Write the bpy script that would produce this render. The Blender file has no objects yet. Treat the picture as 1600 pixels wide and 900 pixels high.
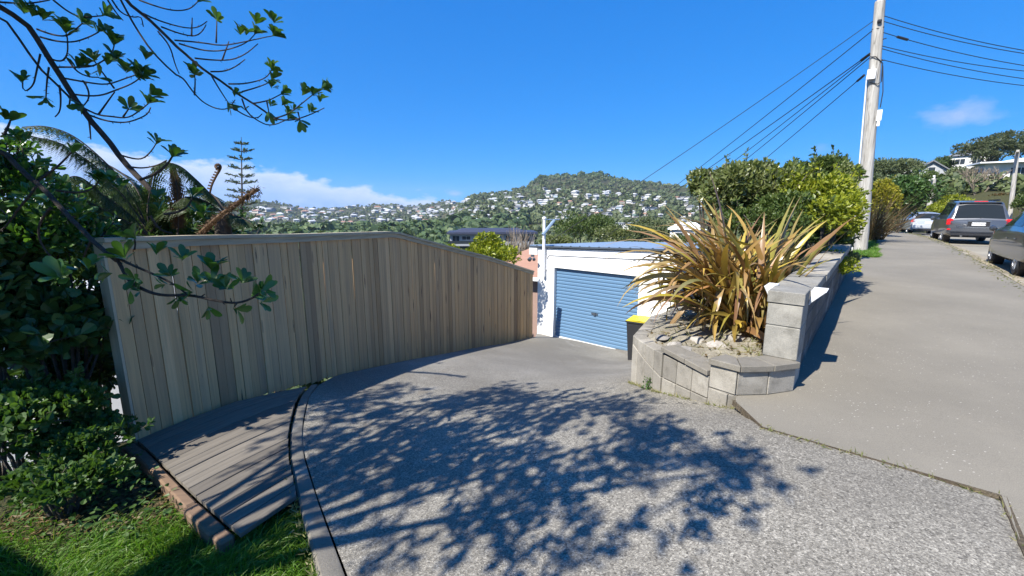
import bpy, bmesh, math, random
import numpy as np
from mathutils import Vector, Matrix
random.seed(7); RNG = np.random.default_rng(7)
C = bpy.context.scene.collection
S = bpy.context.scene
R = math.radians

# ------------------------------------------------------------------ camera
FPX = 671.0; PITCH = R(10.55); H = 1.6
cam = bpy.data.cameras.new('camera'); cam.sensor_width = 36; cam.lens = 36*FPX/1600
cam.clip_start = 0.05; cam.clip_end = 30000
camo = bpy.data.objects.new('camera', cam); C.objects.link(camo)
camo.location = (0, 0, H); camo.rotation_euler = (math.pi/2 - PITCH, 0, 0)
S.camera = camo
S.view_settings.view_transform = 'Standard'; S.view_settings.look = 'None'
S.view_settings.exposure = 0.95; S.view_settings.gamma = 1.0
S.render.resolution_x = 1024; S.render.resolution_y = 576
S.cycles.max_bounces = 6; S.cycles.transparent_max_bounces = 12
S.cycles.volume_bounces = 0

# ------------------------------------------------------------------ sun and sky
SUN_EL = R(47); SH_AZ = R(48.5)          # shadows fall towards this compass bearing (from +Y to +X)
sx, sy = math.sin(SH_AZ), math.cos(SH_AZ)
sun = bpy.data.lights.new('sun', 'SUN'); sun.energy = 5.0; sun.angle = R(0.53); sun.color = (1, .955, .875)
suno = bpy.data.objects.new('sun', sun); C.objects.link(suno)
suno.rotation_euler = Vector((sx*math.cos(SUN_EL), sy*math.cos(SUN_EL), -math.sin(SUN_EL))).to_track_quat('-Z', 'Y').to_euler()

W = bpy.data.worlds.new('World'); S.world = W; W.use_nodes = True
nt = W.node_tree; N_ = nt.nodes; L_ = nt.links; N_.clear()
def wn(t, **k):
    n = N_.new(t)
    for a, b in k.items(): setattr(n, a, b)
    return n
def wm(op, a, b=None, c=None, clamp=False):
    n = wn('ShaderNodeMath', operation=op); n.use_clamp = clamp
    for i, v in enumerate((a, b, c)):
        if v is None: continue
        if isinstance(v, (int, float)): n.inputs[i].default_value = v
        else: L_.new(v, n.inputs[i])
    return n.outputs[0]
wo = wn('ShaderNodeOutputWorld'); bg = wn('ShaderNodeBackground'); bg.inputs[1].default_value = 0.10
sky = wn('ShaderNodeTexSky', sky_type='NISHITA'); sky.sun_disc = False
sky.sun_elevation = SUN_EL; sky.sun_rotation = SH_AZ + math.pi; sky.altitude = 100
sky.air_density = .6; sky.dust_density = 0; sky.ozone_density = 6.0
# deepen the blue evenly over the whole sky (per-channel response curve)
ss = wn('ShaderNodeSeparateColor'); L_.new(sky.outputs[0], ss.inputs[0]); hs = wn('ShaderNodeCombineColor')
for i_, (cf, pw) in enumerate(((.125, 1.1), (1.13, .50), (3.08, .33))): L_.new(wm('MULTIPLY', wm('POWER', ss.outputs[i_], pw), cf), hs.inputs[i_])
tc = wn('ShaderNodeTexCoord'); sp = wn('ShaderNodeSeparateXYZ'); L_.new(tc.outputs['Generated'], sp.inputs[0])
X_, Y_, Z_ = sp.outputs
hyp = wm('SQRT', wm('ADD', wm('MULTIPLY', X_, X_), wm('MULTIPLY', Y_, Y_)))
el = wm('DIVIDE', Z_, hyp); west = wm('DIVIDE', wm('MULTIPLY', X_, -1.0), hyp)
mp = wn('ShaderNodeMapping'); mp.inputs['Scale'].default_value = (1, 1, 2.2); L_.new(tc.outputs['Generated'], mp.inputs[0])
def noise(scale, det=6, rough=.55):
    n = wn('ShaderNodeTexNoise'); n.inputs['Scale'].default_value = scale; n.inputs['Detail'].default_value = det
    n.inputs['Roughness'].default_value = rough; L_.new(mp.outputs[0], n.inputs['Vector']); return n.outputs[0]
nA = wm('SUBTRACT', noise(9), .5); nB = wm('SUBTRACT', noise(26, 7, .6), .5)
# cumulus bank low on the western horizon
top = wm('ADD', wm('MULTIPLY', west, .168), wm('ADD', wm('MULTIPLY', nA, .075), wm('MULTIPLY', nB, .05)))
dlt = wm('SUBTRACT', wm('SUBTRACT', top, .004), el)
bank = wm('MULTIPLY', dlt, 70.0, clamp=True)
white = wm('MULTIPLY_ADD', dlt, -16.0, 1.0, clamp=True)
# scattered small clouds
def puff(px, py, rx, rz, amp):
    x = (px-800)/FPX; y = (450-py)/FPX; c, s = math.cos(PITCH), math.sin(PITCH)
    v = Vector((x, c+s*y, -s+c*y)).normalized(); r = Vector((v.y, -v.x, 0)).normalized()
    dr = wm('ADD', wm('MULTIPLY', X_, r.x), wm('MULTIPLY', Y_, r.y))
    dz = wm('SUBTRACT', Z_, v.z)
    fr = wm('ADD', wm('MULTIPLY', X_, v.x), wm('MULTIPLY', Y_, v.y))
    q = wm('SQRT', wm('ADD', wm('POWER', wm('DIVIDE', dr, rx), 2.0), wm('POWER', wm('DIVIDE', dz, rz), 2.0)))
    m = wm('ADD', wm('SUBTRACT', 1.0, q), wm('ADD', wm('MULTIPLY', nA, 1.6), wm('MULTIPLY', nB, 1.6)))
    m = wm('MULTIPLY', m, amp, clamp=True)
    return wm('MULTIPLY', m, wm('GREATER_THAN', fr, 0.0))
p1 = puff(1497, 178, .050, .022, 1.1); p2 = puff(1285, 232, .022, .012, .55); p3 = puff(710, 302, .024, .010, 1.0)
pf = wm('MULTIPLY', wm('MAXIMUM', wm('MAXIMUM', p1, p2), p3), .62)
cl = wn('ShaderNodeMix', data_type='RGBA'); cl.inputs[6].default_value = (1.9, 3.0, 5.8, 1); cl.inputs[7].default_value = (4.8, 5.2, 5.7, 1)
L_.new(white, cl.inputs[0])
m1 = wn('ShaderNodeMix', data_type='RGBA'); L_.new(wm('MULTIPLY', bank, .88), m1.inputs[0]); L_.new(hs.outputs[0], m1.inputs[6]); L_.new(cl.outputs[2], m1.inputs[7])
m2 = wn('ShaderNodeMix', data_type='RGBA'); L_.new(pf, m2.inputs[0]); L_.new(m1.outputs[2], m2.inputs[6]); m2.inputs[7].default_value = (3.0, 3.6, 5.6, 1)
L_.new(m2.outputs[2], bg.inputs[0]); L_.new(bg.outputs[0], wo.inputs[0])

# ------------------------------------------------------------------ geometry of the place
cP, sP = math.cos(PITCH), math.sin(PITCH)
DV = np.array([.646, .763]); NV = np.array([.763, -.646])     # along the street, across it (to the right)
YAW = -math.atan2(.646, .763)                                  # local X = NV, local Y = DV
def ray(px, py):
    x = (px-800)/FPX; y = (450-py)/FPX
    return np.array([x, cP+sP*y, -sP+cP*y])
def at(px, py, F):                       # a point seen in that direction, F metres ahead
    r = ray(px, py); return r*(F/r[1]) + np.array([0, 0, H])
def atz(px, py, z):
    r = ray(px, py); return r*((z-H)/r[2]) + np.array([0, 0, H])
def nd(n, d, z=0.0): return np.array([NV[0]*n+DV[0]*d, NV[1]*n+DV[1]*d, z])
def street(d):
    d = np.asarray(d, float)
    return np.where(d < 24, .009*d, .216-.00085*(d-24)**2)
def bend(d): return -.0016*np.maximum(np.asarray(d, float)-12, 0)**2     # the street curves gently left

FENCE = np.array([(-3.32,3.5),(-3.06,4.5),(-2.62,6.0),(-2.11,7.4),(-1.55,8.6),(-.98,9.45),(-.28,10.10),(.525,10.72)])
FZ = np.array([-.46,-.53,-.84,-1.17,-1.47,-1.62,-1.69,-1.70])
_cp = [(p[0], p[1], z) for p, z in zip(FENCE, FZ)]
_cp += [(.7,11.9,-1.93),(1.15,11.5,-1.92),(2.9,10,-1.84),(2.9,9.2,-1.72),(.9,8,-1.35),(-.3,5.6,-.80),(2.0,6.6,-.98)]
_cp += [(2.4,3.46,0),(2.13,3.41,-.02),(1.86,3.32,-.05),(1.75,3.54,-.1),(1.67,3.8,-.16),(1.53,4.1,-.25),(1.4,4.7,-.4)]
_cp += [(-.86,1.84,-.2),(-1.33,2.55,-.3),(-1.9,3.47,-.42),(-2.6,5.1,-.66)]
_cp += [(-2.5,1.5,-.36),(-4,2,-.55),(-5,3.5,-.9),(-4,0,-.35),(-6,0,-.8),(-4.8,6,-2.0),(-4,8.5,-2.9),(-2,11.5,-3.6),(-7,7,-3.4),(-8,3,-2.2),(-1.8,.2,-.15)]
for d_ in (-6,-2,0,.8,2,3.35,6,9,13,18):
    for n_ in ((.7, 2.2, 4.2) if .3 < d_ < 3.4 else (-.43, .7, 2.2, 4.2)):
        q = nd(n_, d_); _cp.append((q[0], q[1], float(street(d_))))
for n_, d_, z_ in ((-.2,3.28,.038),(.1,3.28,.038),(.4,3.28,.038),(.62,3.2,.036),(.62,2.6,.031),(.62,1.9,.024),(.62,1.2,.018),(-.38,3.3,.038),(-.55,3.42,.03)): q = nd(n_, d_); _cp.append((q[0], q[1], z_))
_cp = np.array(_cp)
def _tps(r2): return np.where(r2 > 1e-12, .5*r2*np.log(np.maximum(r2, 1e-12)), 0)
_n = len(_cp); _A = np.zeros((_n+3, _n+3))
_d2 = ((_cp[:, None, :2]-_cp[None, :, :2])**2).sum(-1)
_A[:_n, :_n] = _tps(_d2)+np.eye(_n)*.008; _A[:_n, _n] = 1; _A[:_n, _n+1:] = _cp[:, :2]; _A[_n:, :_n] = _A[:_n, _n:].T
_w = np.linalg.solve(_A, np.concatenate([_cp[:, 2], np.zeros(3)]))
def zf(x, y):
    x = np.asarray(x, float); y = np.asarray(y, float); sh = x.shape; x = x.ravel(); y = y.ravel()
    r2 = (x[:, None]-_cp[None, :, 0])**2+(y[:, None]-_cp[None, :, 1])**2
    z = _tps(r2)@_w[:_n]+_w[_n]+_w[_n+1]*x+_w[_n+2]*y
    return z.reshape(sh) if sh else float(z[0])

# ------------------------------------------------------------------ mesh helpers
ORG = {}
def tag(o, label=None, cat=None, group=None, kind=None):
    if label: o['label'] = label
    if cat: o['category'] = cat
    if group: o['group'] = group
    if kind: o['kind'] = kind
    return o
def thing(name, label, cat, loc=(0,0,0), group=None, rotz=0.0):
    o = bpy.data.objects.new(name, None); C.objects.link(o); o.empty_display_size = .2
    o.location = tuple(float(v) for v in loc); o.rotation_euler = (0, 0, rotz)
    ORG[o.name] = np.array([0., 0, 0]) if rotz else np.array(loc, float)
    return tag(o, label, cat, group)
def mesh_np(name, V, loops, starts, mats, mi=None, smooth=False):
    me = bpy.data.meshes.new(name); V = np.ascontiguousarray(V, np.float32)
    me.vertices.add(len(V)); me.vertices.foreach_set('co', V.ravel())
    loops = np.asarray(loops, np.int32); starts = np.asarray(starts, np.int32)
    me.loops.add(len(loops)); me.loops.foreach_set('vertex_index', loops)
    me.polygons.add(len(starts)); me.polygons.foreach_set('loop_start', starts)
    for m in mats: me.materials.append(m)
    if mi is not None: me.polygons.foreach_set('material_index', np.asarray(mi, np.int32))
    me.update(calc_edges=True); me.validate()
    me.polygons.foreach_set('use_smooth', np.full(len(me.polygons), bool(smooth)))
    return me
def link(name, me, parent=None, loc=None):
    o = bpy.data.objects.new(name, me); C.objects.link(o)
    if parent is not None:
        o.parent = parent; ORG[o.name] = ORG[parent.name]
        if loc is not None: o.location = tuple(np.asarray(loc)-ORG[parent.name]); ORG[o.name] = np.array(loc, float)
    else:
        if loc is not None: o.location = tuple(loc)
        ORG[o.name] = np.array(loc, float) if loc is not None else np.zeros(3)
    return o
def autosmooth(me, ang=35):
    bm = bmesh.new(); bm.from_mesh(me); a = R(ang)
    for f in bm.faces: f.smooth = True
    for e in bm.edges:
        if len(e.link_faces) != 2 or e.calc_face_angle(0) > a: e.smooth = False
    bm.to_mesh(me); bm.free()
class MB:
    def __init__(s): s.v = []; s.f = []; s.m = []
    def add(s, V, F, mi=0):
        b = len(s.v); s.v.extend([tuple(map(float, p)) for p in V])
        for f in F: s.f.append(tuple(b+i for i in f)); s.m.append(mi)
        return s
    def hexa(s, P, mi=0):        # 8 points: bottom 4 (ccw from above), top 4
        return s.add(P, [(3,2,1,0),(4,5,6,7),(0,1,5,4),(1,2,6,5),(2,3,7,6),(3,0,4,7)], mi)
    def box(s, lo, hi, mi=0):
        (a,b,c),(d,e,f) = lo, hi
        return s.hexa([(a,b,c),(d,b,c),(d,e,c),(a,e,c),(a,b,f),(d,b,f),(d,e,f),(a,e,f)], mi)
    def obox(s, c, ax, ay, az, mi=0):      # centre and three half axes
        c, ax, ay, az = map(lambda q: np.array(q, float), (c, ax, ay, az))
        return s.hexa([c-ax-ay-az, c+ax-ay-az, c+ax+ay-az, c-ax+ay-az, c-ax-ay+az, c+ax-ay+az, c+ax+ay+az, c-ax+ay+az], mi)
    def tube(s, pts, rad, n=6, mi=0, cap=True):
        pts = np.array(pts, float); k = len(pts); rad = np.broadcast_to(np.asarray(rad, float), (k,))
        t = np.gradient(pts, axis=0); t /= np.linalg.norm(t, axis=1)[:, None]+1e-9
        ref = np.array([0,0,1.]) if abs(t[0][2]) < .9 else np.array([1.,0,0])
        u = np.cross(t[0], ref); u /= np.linalg.norm(u); V = []
        for i in range(k):
            u = u-t[i]*(u@t[i]); u /= np.linalg.norm(u)+1e-9; w = np.cross(t[i], u)
            for j in range(n):
                a = 2*math.pi*j/n; V.append(pts[i]+rad[i]*(math.cos(a)*u+math.sin(a)*w))
        F = [(i*n+j, i*n+(j+1)%n, (i+1)*n+(j+1)%n, (i+1)*n+j) for i in range(k-1) for j in range(n)]
        if cap: F += [tuple(range(n-1,-1,-1)), tuple((k-1)*n+j for j in range(n))]
        return s.add(V, F, mi)
    def lathe(s, prof, c, ax=(0,0,1), n=16, mi=0):   # prof: list of (radius, along)
        ax = Vector(ax).normalized(); q = Vector((0,0,1)).rotation_difference(ax); c = Vector(c); V = []
        for r, h in prof:
            for j in range(n):
                a = 2*math.pi*j/n; V.append(c+q@Vector((r*math.cos(a), r*math.sin(a), h)))
        k = len(prof); F = [(i*n+j, i*n+(j+1)%n, (i+1)*n+(j+1)%n, (i+1)*n+j) for i in range(k-1) for j in range(n)]
        F += [tuple(range(n-1,-1,-1)), tuple((k-1)*n+j for j in range(n))]
        return s.add(V, F, mi)
    def grid(s, G, mi=0, flip=False):    # G [i][j] -> point
        G = np.asarray(G, float); a, b = G.shape[:2]
        F = [(i*b+j, i*b+j+1, (i+1)*b+j+1, (i+1)*b+j) for i in range(a-1) for j in range(b-1)]
        if flip: F = [f[::-1] for f in F]
        return s.add(G.reshape(-1, 3), F, mi)
    def mesh(s, name, mats, org=(0,0,0), smooth=False):
        V = np.array(s.v, float)-np.asarray(org)
        loops = [i for f in s.f for i in f]; st = np.concatenate([[0], np.cumsum([len(f) for f in s.f])[:-1]])
        if not isinstance(mats, (list, tuple)): mats = [mats]
        me = mesh_np(name, V, loops, st, mats, s.m)
        if smooth == 'auto': autosmooth(me)
        elif smooth: me.polygons.foreach_set('use_smooth', np.ones(len(me.polygons), bool))
        return me
    def build(s, name, mats, parent=None, smooth=False, kind=None):
        org = ORG[parent.name] if parent is not None else (0,0,0)
        o = link(name, s.mesh(name, mats, org, smooth), parent)
        if kind: o['kind'] = kind
        return o
def norm(a): return a/(np.linalg.norm(a, axis=-1, keepdims=True)+1e-9)
def leaves(P, D, U, Ln, Wd, shape='rhomb', fold=.25, droop=.0):
    """vectorised leaves: base points, pointing directions, up hints, lengths, widths -> V, loops, starts"""
    n = len(P); D = norm(D); Rt = norm(np.cross(D, U)); Nn = norm(np.cross(Rt, D))
    Ln = np.broadcast_to(Ln, (n,))[:, None]; Wd = np.broadcast_to(Wd, (n,))[:, None]
    def pt(a, b, c): return P+D*(a*Ln)+Rt*(b*Wd)+Nn*(c*Wd)-np.array([0,0,1.])*(droop*a*a*Ln)
    if shape == 'rhomb':
        V = np.stack([pt(0,0,0), pt(.5,.5,fold), pt(1,0,0), pt(.5,-.5,fold)], 1)
        f = [(0,1,2),(0,2,3)]
    elif shape == 'quad':
        V = np.stack([pt(0,-.35,0), pt(.5,-.5,fold), pt(1,-.2,0), pt(1,.2,0), pt(.5,.5,fold), pt(0,.35,0)], 1)
        f = [(0,5,4,1),(1,4,3,2)]
    elif shape == 'blade':
        V = np.stack([pt(0,-.5,0), pt(0,.5,0), pt(.55,.35,0), pt(1,0,0), pt(.55,-.35,0)], 1)
        f = [(0,1,2,4),(4,2,3)]
    else:                                   # obovate
        V = np.stack([pt(0,0,0), pt(.35,.34,fold*.6), pt(.72,.5,fold), pt(.93,.3,fold*.5), pt(1,0,0), pt(.93,-.3,fold*.5), pt(.72,-.5,fold), pt(.35,-.34,fold*.6), pt(.35,0,0), pt(.75,0,-.02)], 1)
        f = [(0,8,1),(1,8,9,2),(2,9,3),(3,9,4),(0,7,8),(7,6,9,8),(6,5,9),(5,4,9)]
    k = V.shape[1]; lp = np.array([i for q in f for i in q]); sz = np.array([len(q) for q in f])
    loops = (np.arange(n)[:, None]*k+lp[None]).ravel(); szs = np.tile(sz, n)
    return V.reshape(-1, 3), loops, np.concatenate([[0], np.cumsum(szs)[:-1]])
def leaf_obj(name, mats, parent, P, D, U, Ln, Wd, shape='rhomb', fold=.25, droop=0., kind=None, smooth=False):
    V, lo, st = leaves(P, D, U, Ln, Wd, shape, fold, droop)
    org = ORG[parent.name] if parent is not None else 0
    o = link(name, mesh_np(name, V-org, lo, st, mats if isinstance(mats, (list, tuple)) else [mats], smooth=smooth), parent)
    if kind: o['kind'] = kind
    return o
def rdir(n): return norm(RNG.normal(size=(n, 3)))
# ------------------------------------------------------------------ materials
class MT:
    def __init__(s, name):
        s.m = bpy.data.materials.new(name); s.m.use_nodes = True; s.t = s.m.node_tree; s.t.nodes.clear()
        s.out = s.n('ShaderNodeOutputMaterial'); s._tc = None
    def n(s, t, **k):
        q = s.t.nodes.new(t)
        for a, b in k.items(): setattr(q, a, b)
        return q
    def l(s, a, b): s.t.links.new(a, b)
    def co(s, which='Object', scale=None):
        if s._tc is None: s._tc = s.n('ShaderNodeTexCoord')
        o = s._tc.outputs[which]
        if scale is not None:
            mpg = s.n('ShaderNodeMapping'); mpg.inputs['Scale'].default_value = scale if isinstance(scale, tuple) else (scale,)*3
            s.l(o, mpg.inputs[0]); return mpg.outputs[0]
        return o
    def world(s): 
        g = s.n('ShaderNodeNewGeometry'); return g.outputs['Position']
    def scaled(s, v, sc):
        mpg = s.n('ShaderNodeMapping'); mpg.inputs['Scale'].default_value = sc; s.l(v, mpg.inputs[0]); return mpg.outputs[0]
    def addv(s, v, w):
        a = s.n('ShaderNodeVectorMath', operation='ADD'); s.l(v, a.inputs[0]); s.l(w, a.inputs[1]); return a.outputs[0]
    def noise(s, v, scale, det=4, rough=.55, dist=0):
        q = s.n('ShaderNodeTexNoise'); q.inputs['Scale'].default_value = scale; q.inputs['Detail'].default_value = det
        q.inputs['Roughness'].default_value = rough; q.inputs['Distortion'].default_value = dist
        if v is not None: s.l(v, q.inputs['Vector'])
        return q.outputs[0]
    def vor(s, v, scale, feat='F1', out='Distance'):
        q = s.n('ShaderNodeTexVoronoi', feature=feat); q.inputs['Scale'].default_value = scale
        if v is not None: s.l(v, q.inputs['Vector'])
        return q.outputs[out]
    def math(s, op, a, b=None, clamp=False):
        q = s.n('ShaderNodeMath', operation=op); q.use_clamp = clamp
        for i, v in enumerate((a, b)):
            if v is None: continue
            if isinstance(v, (int, float)): q.inputs[i].default_value = v
            else: s.l(v, q.inputs[i])
        return q.outputs[0]
    def ramp(s, v, stops):
        q = s.n('ShaderNodeValToRGB'); e = q.color_ramp.elements
        while len(e) > 1: e.remove(e[-1])
        e[0].position = stops[0][0]; e[0].color = (*stops[0][1], 1)
        for p, c in stops[1:]:
            x = e.new(p); x.color = (*c, 1)
        s.l(v, q.inputs[0]); return q.outputs[0]
    def mix(s, f, a, b, blend='MIX'):
        q = s.n('ShaderNodeMix', data_type='RGBA', blend_type=blend)
        for i, v in ((0, f), (6, a), (7, b)):
            if isinstance(v, (int, float)): q.inputs[i].default_value = v
            elif isinstance(v, tuple): q.inputs[i].default_value = (*v, 1)
            else: s.l(v, q.inputs[i])
        return q.outputs[2]
    def rand(s):
        oi = s.n('ShaderNodeObjectInfo'); return oi.outputs['Random']
    def island(s):
        g = s.n('ShaderNodeNewGeometry'); return g.outputs['Random Per Island']
    def fin(s, col, rough=.8, metal=0, bump=None, bs=.3, bd=.01, spec=.5, coat=0, trans=0, tcol=None, alpha=None):
        p = s.n('ShaderNodeBsdfPrincipled')
        if isinstance(col, tuple): p.inputs['Base Color'].default_value = (*col, 1)
        else: s.l(col, p.inputs['Base Color'])
        if isinstance(rough, (int, float)): p.inputs['Roughness'].default_value = rough
        else: s.l(rough, p.inputs['Roughness'])
        p.inputs['Metallic'].default_value = metal; p.inputs['Specular IOR Level'].default_value = spec
        p.inputs['Coat Weight'].default_value = coat; p.inputs['Coat Roughness'].default_value = .05
        if bump is not None:
            b = s.n('ShaderNodeBump'); b.inputs['Strength'].default_value = bs; b.inputs['Distance'].default_value = bd
            s.l(bump, b.inputs['Height']); s.l(b.outputs[0], p.inputs['Normal'])
        o = p.outputs[0]
        if trans:
            t = s.n('ShaderNodeBsdfTranslucent'); c = tcol if tcol is not None else col
            if isinstance(c, tuple): t.inputs[0].default_value = (*c, 1)
            else: s.l(c, t.inputs[0])
            mx = s.n('ShaderNodeMixShader'); mx.inputs[0].default_value = trans; s.l(o, mx.inputs[1]); s.l(t.outputs[0], mx.inputs[2]); o = mx.outputs[0]
        s.l(o, s.out.inputs[0]); return s.m
def plain(name, col, rough=.6, **k):
    m = MT(name); v = m.co(); nz = m.noise(v, 6, 5)
    c = m.mix(nz, tuple(x*.82 for x in col), tuple(min(1, x*1.12) for x in col))
    return m.fin(c, rough, **k)
def leafmat(name, cols, rough=.45, trans=.25, scale=1.5, spec=.4, tmul=1.3):
    m = MT(name); r = m.math('FRACT', m.math('ADD', m.island(), m.rand()))
    st = [(i/(max(1, len(cols)-1)), c) for i, c in enumerate(cols)]
    base = m.ramp(r, st)
    patch = m.noise(m.world(), scale, 3)
    c = m.mix(m.math('MULTIPLY_ADD', patch, .9) if False else m.math('SUBTRACT', m.math('MULTIPLY', patch, 1.6), .3, clamp=True), m.mix(.35, base, (0, 0, 0)), base)
    tc_ = m.mix(1.0, c, (1.25*tmul, 1.35*tmul, .55*tmul), 'MULTIPLY')
    return m.fin(c, rough, spec=spec, trans=trans, tcol=tc_)
def concrete_drive():
    m = MT('aggregate_concrete'); v = m.world()
    big = m.noise(v, .55, 5, .6); mid = m.noise(v, 3.2, 5, .6)
    ag = m.vor(v, 150, 'F1', 'Color'); sp_ = m.n('ShaderNodeSeparateColor'); m.l(ag, sp_.inputs[0])
    ag2 = m.vor(v, 78, 'F1', 'Color'); sp2 = m.n('ShaderNodeSeparateColor'); m.l(ag2, sp2.inputs[0])
    fine = m.math('ADD', m.math('MULTIPLY', sp_.outputs[0], .62), m.math('MULTIPLY', sp2.outputs[1], .38))
    col = m.ramp(fine, [(0,(.06,.055,.046)), (.25,(.165,.152,.125)), (.5,(.262,.242,.20)), (.75,(.375,.346,.287)), (1,(.62,.575,.48))])
    smooth_ = m.ramp(fine, [(0,(.16,.15,.13)), (.5,(.25,.235,.205)), (1,(.36,.34,.30))])
    # worn and browner towards the garage (far end of the drive)
    sx_ = m.n('ShaderNodeSeparateXYZ'); m.l(v, sx_.inputs[0])
    far = m.math('MULTIPLY', m.math('SUBTRACT', m.math('ADD', sx_.outputs[1], m.math('MULTIPLY', mid, 1.5)), 5.6), .55, clamp=True)
    col = m.mix(far, col, smooth_)
    col = m.mix(m.math('MULTIPLY', m.math('SUBTRACT', big, .40), 3.2, clamp=True), m.mix(.5, col, (.095,.085,.07)), col)
    st = m.noise(m.scaled(v, (1, .35, 1)), 2.1, 4, .5, .8); col = m.mix(m.math('MULTIPLY', m.math('SUBTRACT', st, .63), 5, clamp=True), col, m.mix(.5, col, (.12,.085,.05)))
    wh = m.noise(v, 1.3, 5, .6, .5); col = m.mix(m.math('MULTIPLY', m.math('SUBTRACT', wh, .60), 3.5, clamp=True), col, m.mix(.35, col, (.62,.60,.55)))
    col = m.mix(m.math('MULTIPLY', m.math('SUBTRACT', mid, .60), 3.0, clamp=True), col, m.mix(.35, col, (.18,.15,.11)))
    h = m.math('ADD', m.vor(v, 150), m.math('MULTIPLY', mid, .4))
    return m.fin(col, .85, bump=h, bs=.55, bd=.006, spec=.3)
def asphalt(name, base=(.222,.200,.158), chips=True):
    m = MT(name); v = m.world(); big = m.noise(v, .7, 5, .6); fine = m.noise(v, 170, 3, .7); mid = m.noise(v, 9, 5, .6)
    k = m.math('ADD', m.math('MULTIPLY', fine, .65), m.math('MULTIPLY', big, .35))
    col = m.ramp(k, [(.28, tuple(x*.62 for x in base)), (.5, base), (.72, tuple(x*1.42 for x in base))])
    col = m.mix(m.math('MULTIPLY', m.math('SUBTRACT', mid, .52), 1.2, clamp=True), col, m.mix(.30, col, (.09,.085,.08)))
    v2 = m.noise(v, .35, 4, .6, .4); col = m.mix(m.math('MULTIPLY', m.math('SUBTRACT', v2, .45), 2.4, clamp=True), m.mix(.22, col, (.10,.092,.08)), col)
    if chips:                              # pale petals and chips trodden into the seal
        vs = m.scaled(m.addv(v, m.n('ShaderNodeTexNoise').outputs[1]), (1, 1, 1))
        vs = m.scaled(v, (1.0, 2.1, 1.0)); d = m.vor(vs, 34); clump = m.noise(v, 1.3, 5, .7)
        idr = m.vor(vs, 34, 'F1', 'Color'); sc_ = m.n('ShaderNodeSeparateColor'); m.l(idr, sc_.inputs[0])
        on = m.math('MULTIPLY', m.math('LESS_THAN', d, m.math('MULTIPLY', sc_.outputs[1], .27)), m.math('GREATER_THAN', sc_.outputs[0], m.math('SUBTRACT', 1.56, m.math('MULTIPLY', clump, 1.5))))
        col = m.mix(m.math('MULTIPLY', on, .7), col, (.55,.51,.45))
    return m.fin(col, .9, bump=fine, bs=.35, bd=.004, spec=.25)
def wood_paling():
    m = MT('weathered_paling'); r = m.rand(); o = m.co('Object')
    off = m.n('ShaderNodeCombineXYZ'); m.l(m.math('MULTIPLY', r, 37.0), off.inputs[0]); m.l(m.math('MULTIPLY', r, 71.0), off.inputs[2])
    v = m.addv(o, off.outputs[0]); g = m.scaled(v, (34, 34, 1.4)); grain = m.noise(g, 1.0, 6, .6, .6)
    patch = m.noise(m.scaled(v, (5, 5, 2.2)), 1, 4)
    tone = m.ramp(r, [(0, (0.545, 0.326, 0.148)), (0.15, (0.807, 0.502, 0.232)), (0.3, (0.654, 0.4, 0.188)), (0.45, (0.872, 0.558, 0.272)), (0.6, (0.567, 0.363, 0.18)), (0.75, (0.828, 0.502, 0.224)), (0.9, (0.698, 0.451, 0.228)), (1, (0.436, 0.27, 0.136))])
    c = m.mix(m.math('SUBTRACT', m.math('MULTIPLY', grain, 1.9), .45, clamp=True), m.mix(.42, tone, (.07,.055,.045)), tone)
    c = m.mix(m.math('MULTIPLY', m.math('SUBTRACT', patch, .5), 2.2, clamp=True), c, m.mix(.45, c, (.16,.15,.135)))
    kn = m.vor(m.scaled(v, (9, 3, 2.4)), 1.0); kmask = m.math('LESS_THAN', kn, .13)
    kn2 = m.math('LESS_THAN', kn, .07)
    c = m.mix(m.math('MULTIPLY', kmask, .45), c, (.16,.10,.065)); c = m.mix(m.math('MULTIPLY', kn2, .75), c, (.06,.035,.022))
    return m.fin(c, .82, bump=grain, bs=.25, bd=.004, spec=.25)
def wood(name, cols, gs=(30, 3, 30), rough=.75, world=False):
    m = MT(name); r = m.rand(); off = m.n('ShaderNodeCombineXYZ'); m.l(m.math('MULTIPLY', r, 31.0), off.inputs[0])
    v = m.addv(m.co('Object'), off.outputs[0]); grain = m.noise(m.scaled(v, gs), 1, 6, .6, .4)
    base = m.ramp(r, [(0, cols[0]), (.5, cols[1]), (1, cols[2])])
    c = m.mix(m.math('SUBTRACT', m.math('MULTIPLY', grain, 1.8), .4, clamp=True), m.mix(.5, base, (.03,.025,.02)), base)
    return m.fin(c, rough, bump=grain, bs=.35, bd=.004, spec=.3)
def block_mat(name, base, spread=.2, rough=.9):
    m = MT(name); v = m.world(); r = m.rand(); f = m.noise(v, 130, 3, .7); s_ = m.noise(v, 9, 6, .65); b = m.noise(v, 3, 4)
    tone = m.ramp(r, [(0, tuple(x*(1-spread) for x in base)), (1, tuple(x*(1+spread) for x in base))])
    c = m.mix(m.math('SUBTRACT', m.math('MULTIPLY', f, 2.2), .7, clamp=True), m.mix(.45, tone, (.05,.05,.05)), tone)
    c = m.mix(m.math('MULTIPLY', m.math('SUBTRACT', s_, .50), 4, clamp=True), c, m.mix(.55, c, (.085,.078,.06)))
    c = m.mix(m.math('MULTIPLY', m.math('SUBTRACT', b, .55), 4, clamp=True), c, m.mix(.55, c, (.55,.52,.45)))
    return m.fin(c, rough, bump=m.math('ADD', f, s_), bs=.5, bd=.006, spec=.25)
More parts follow.
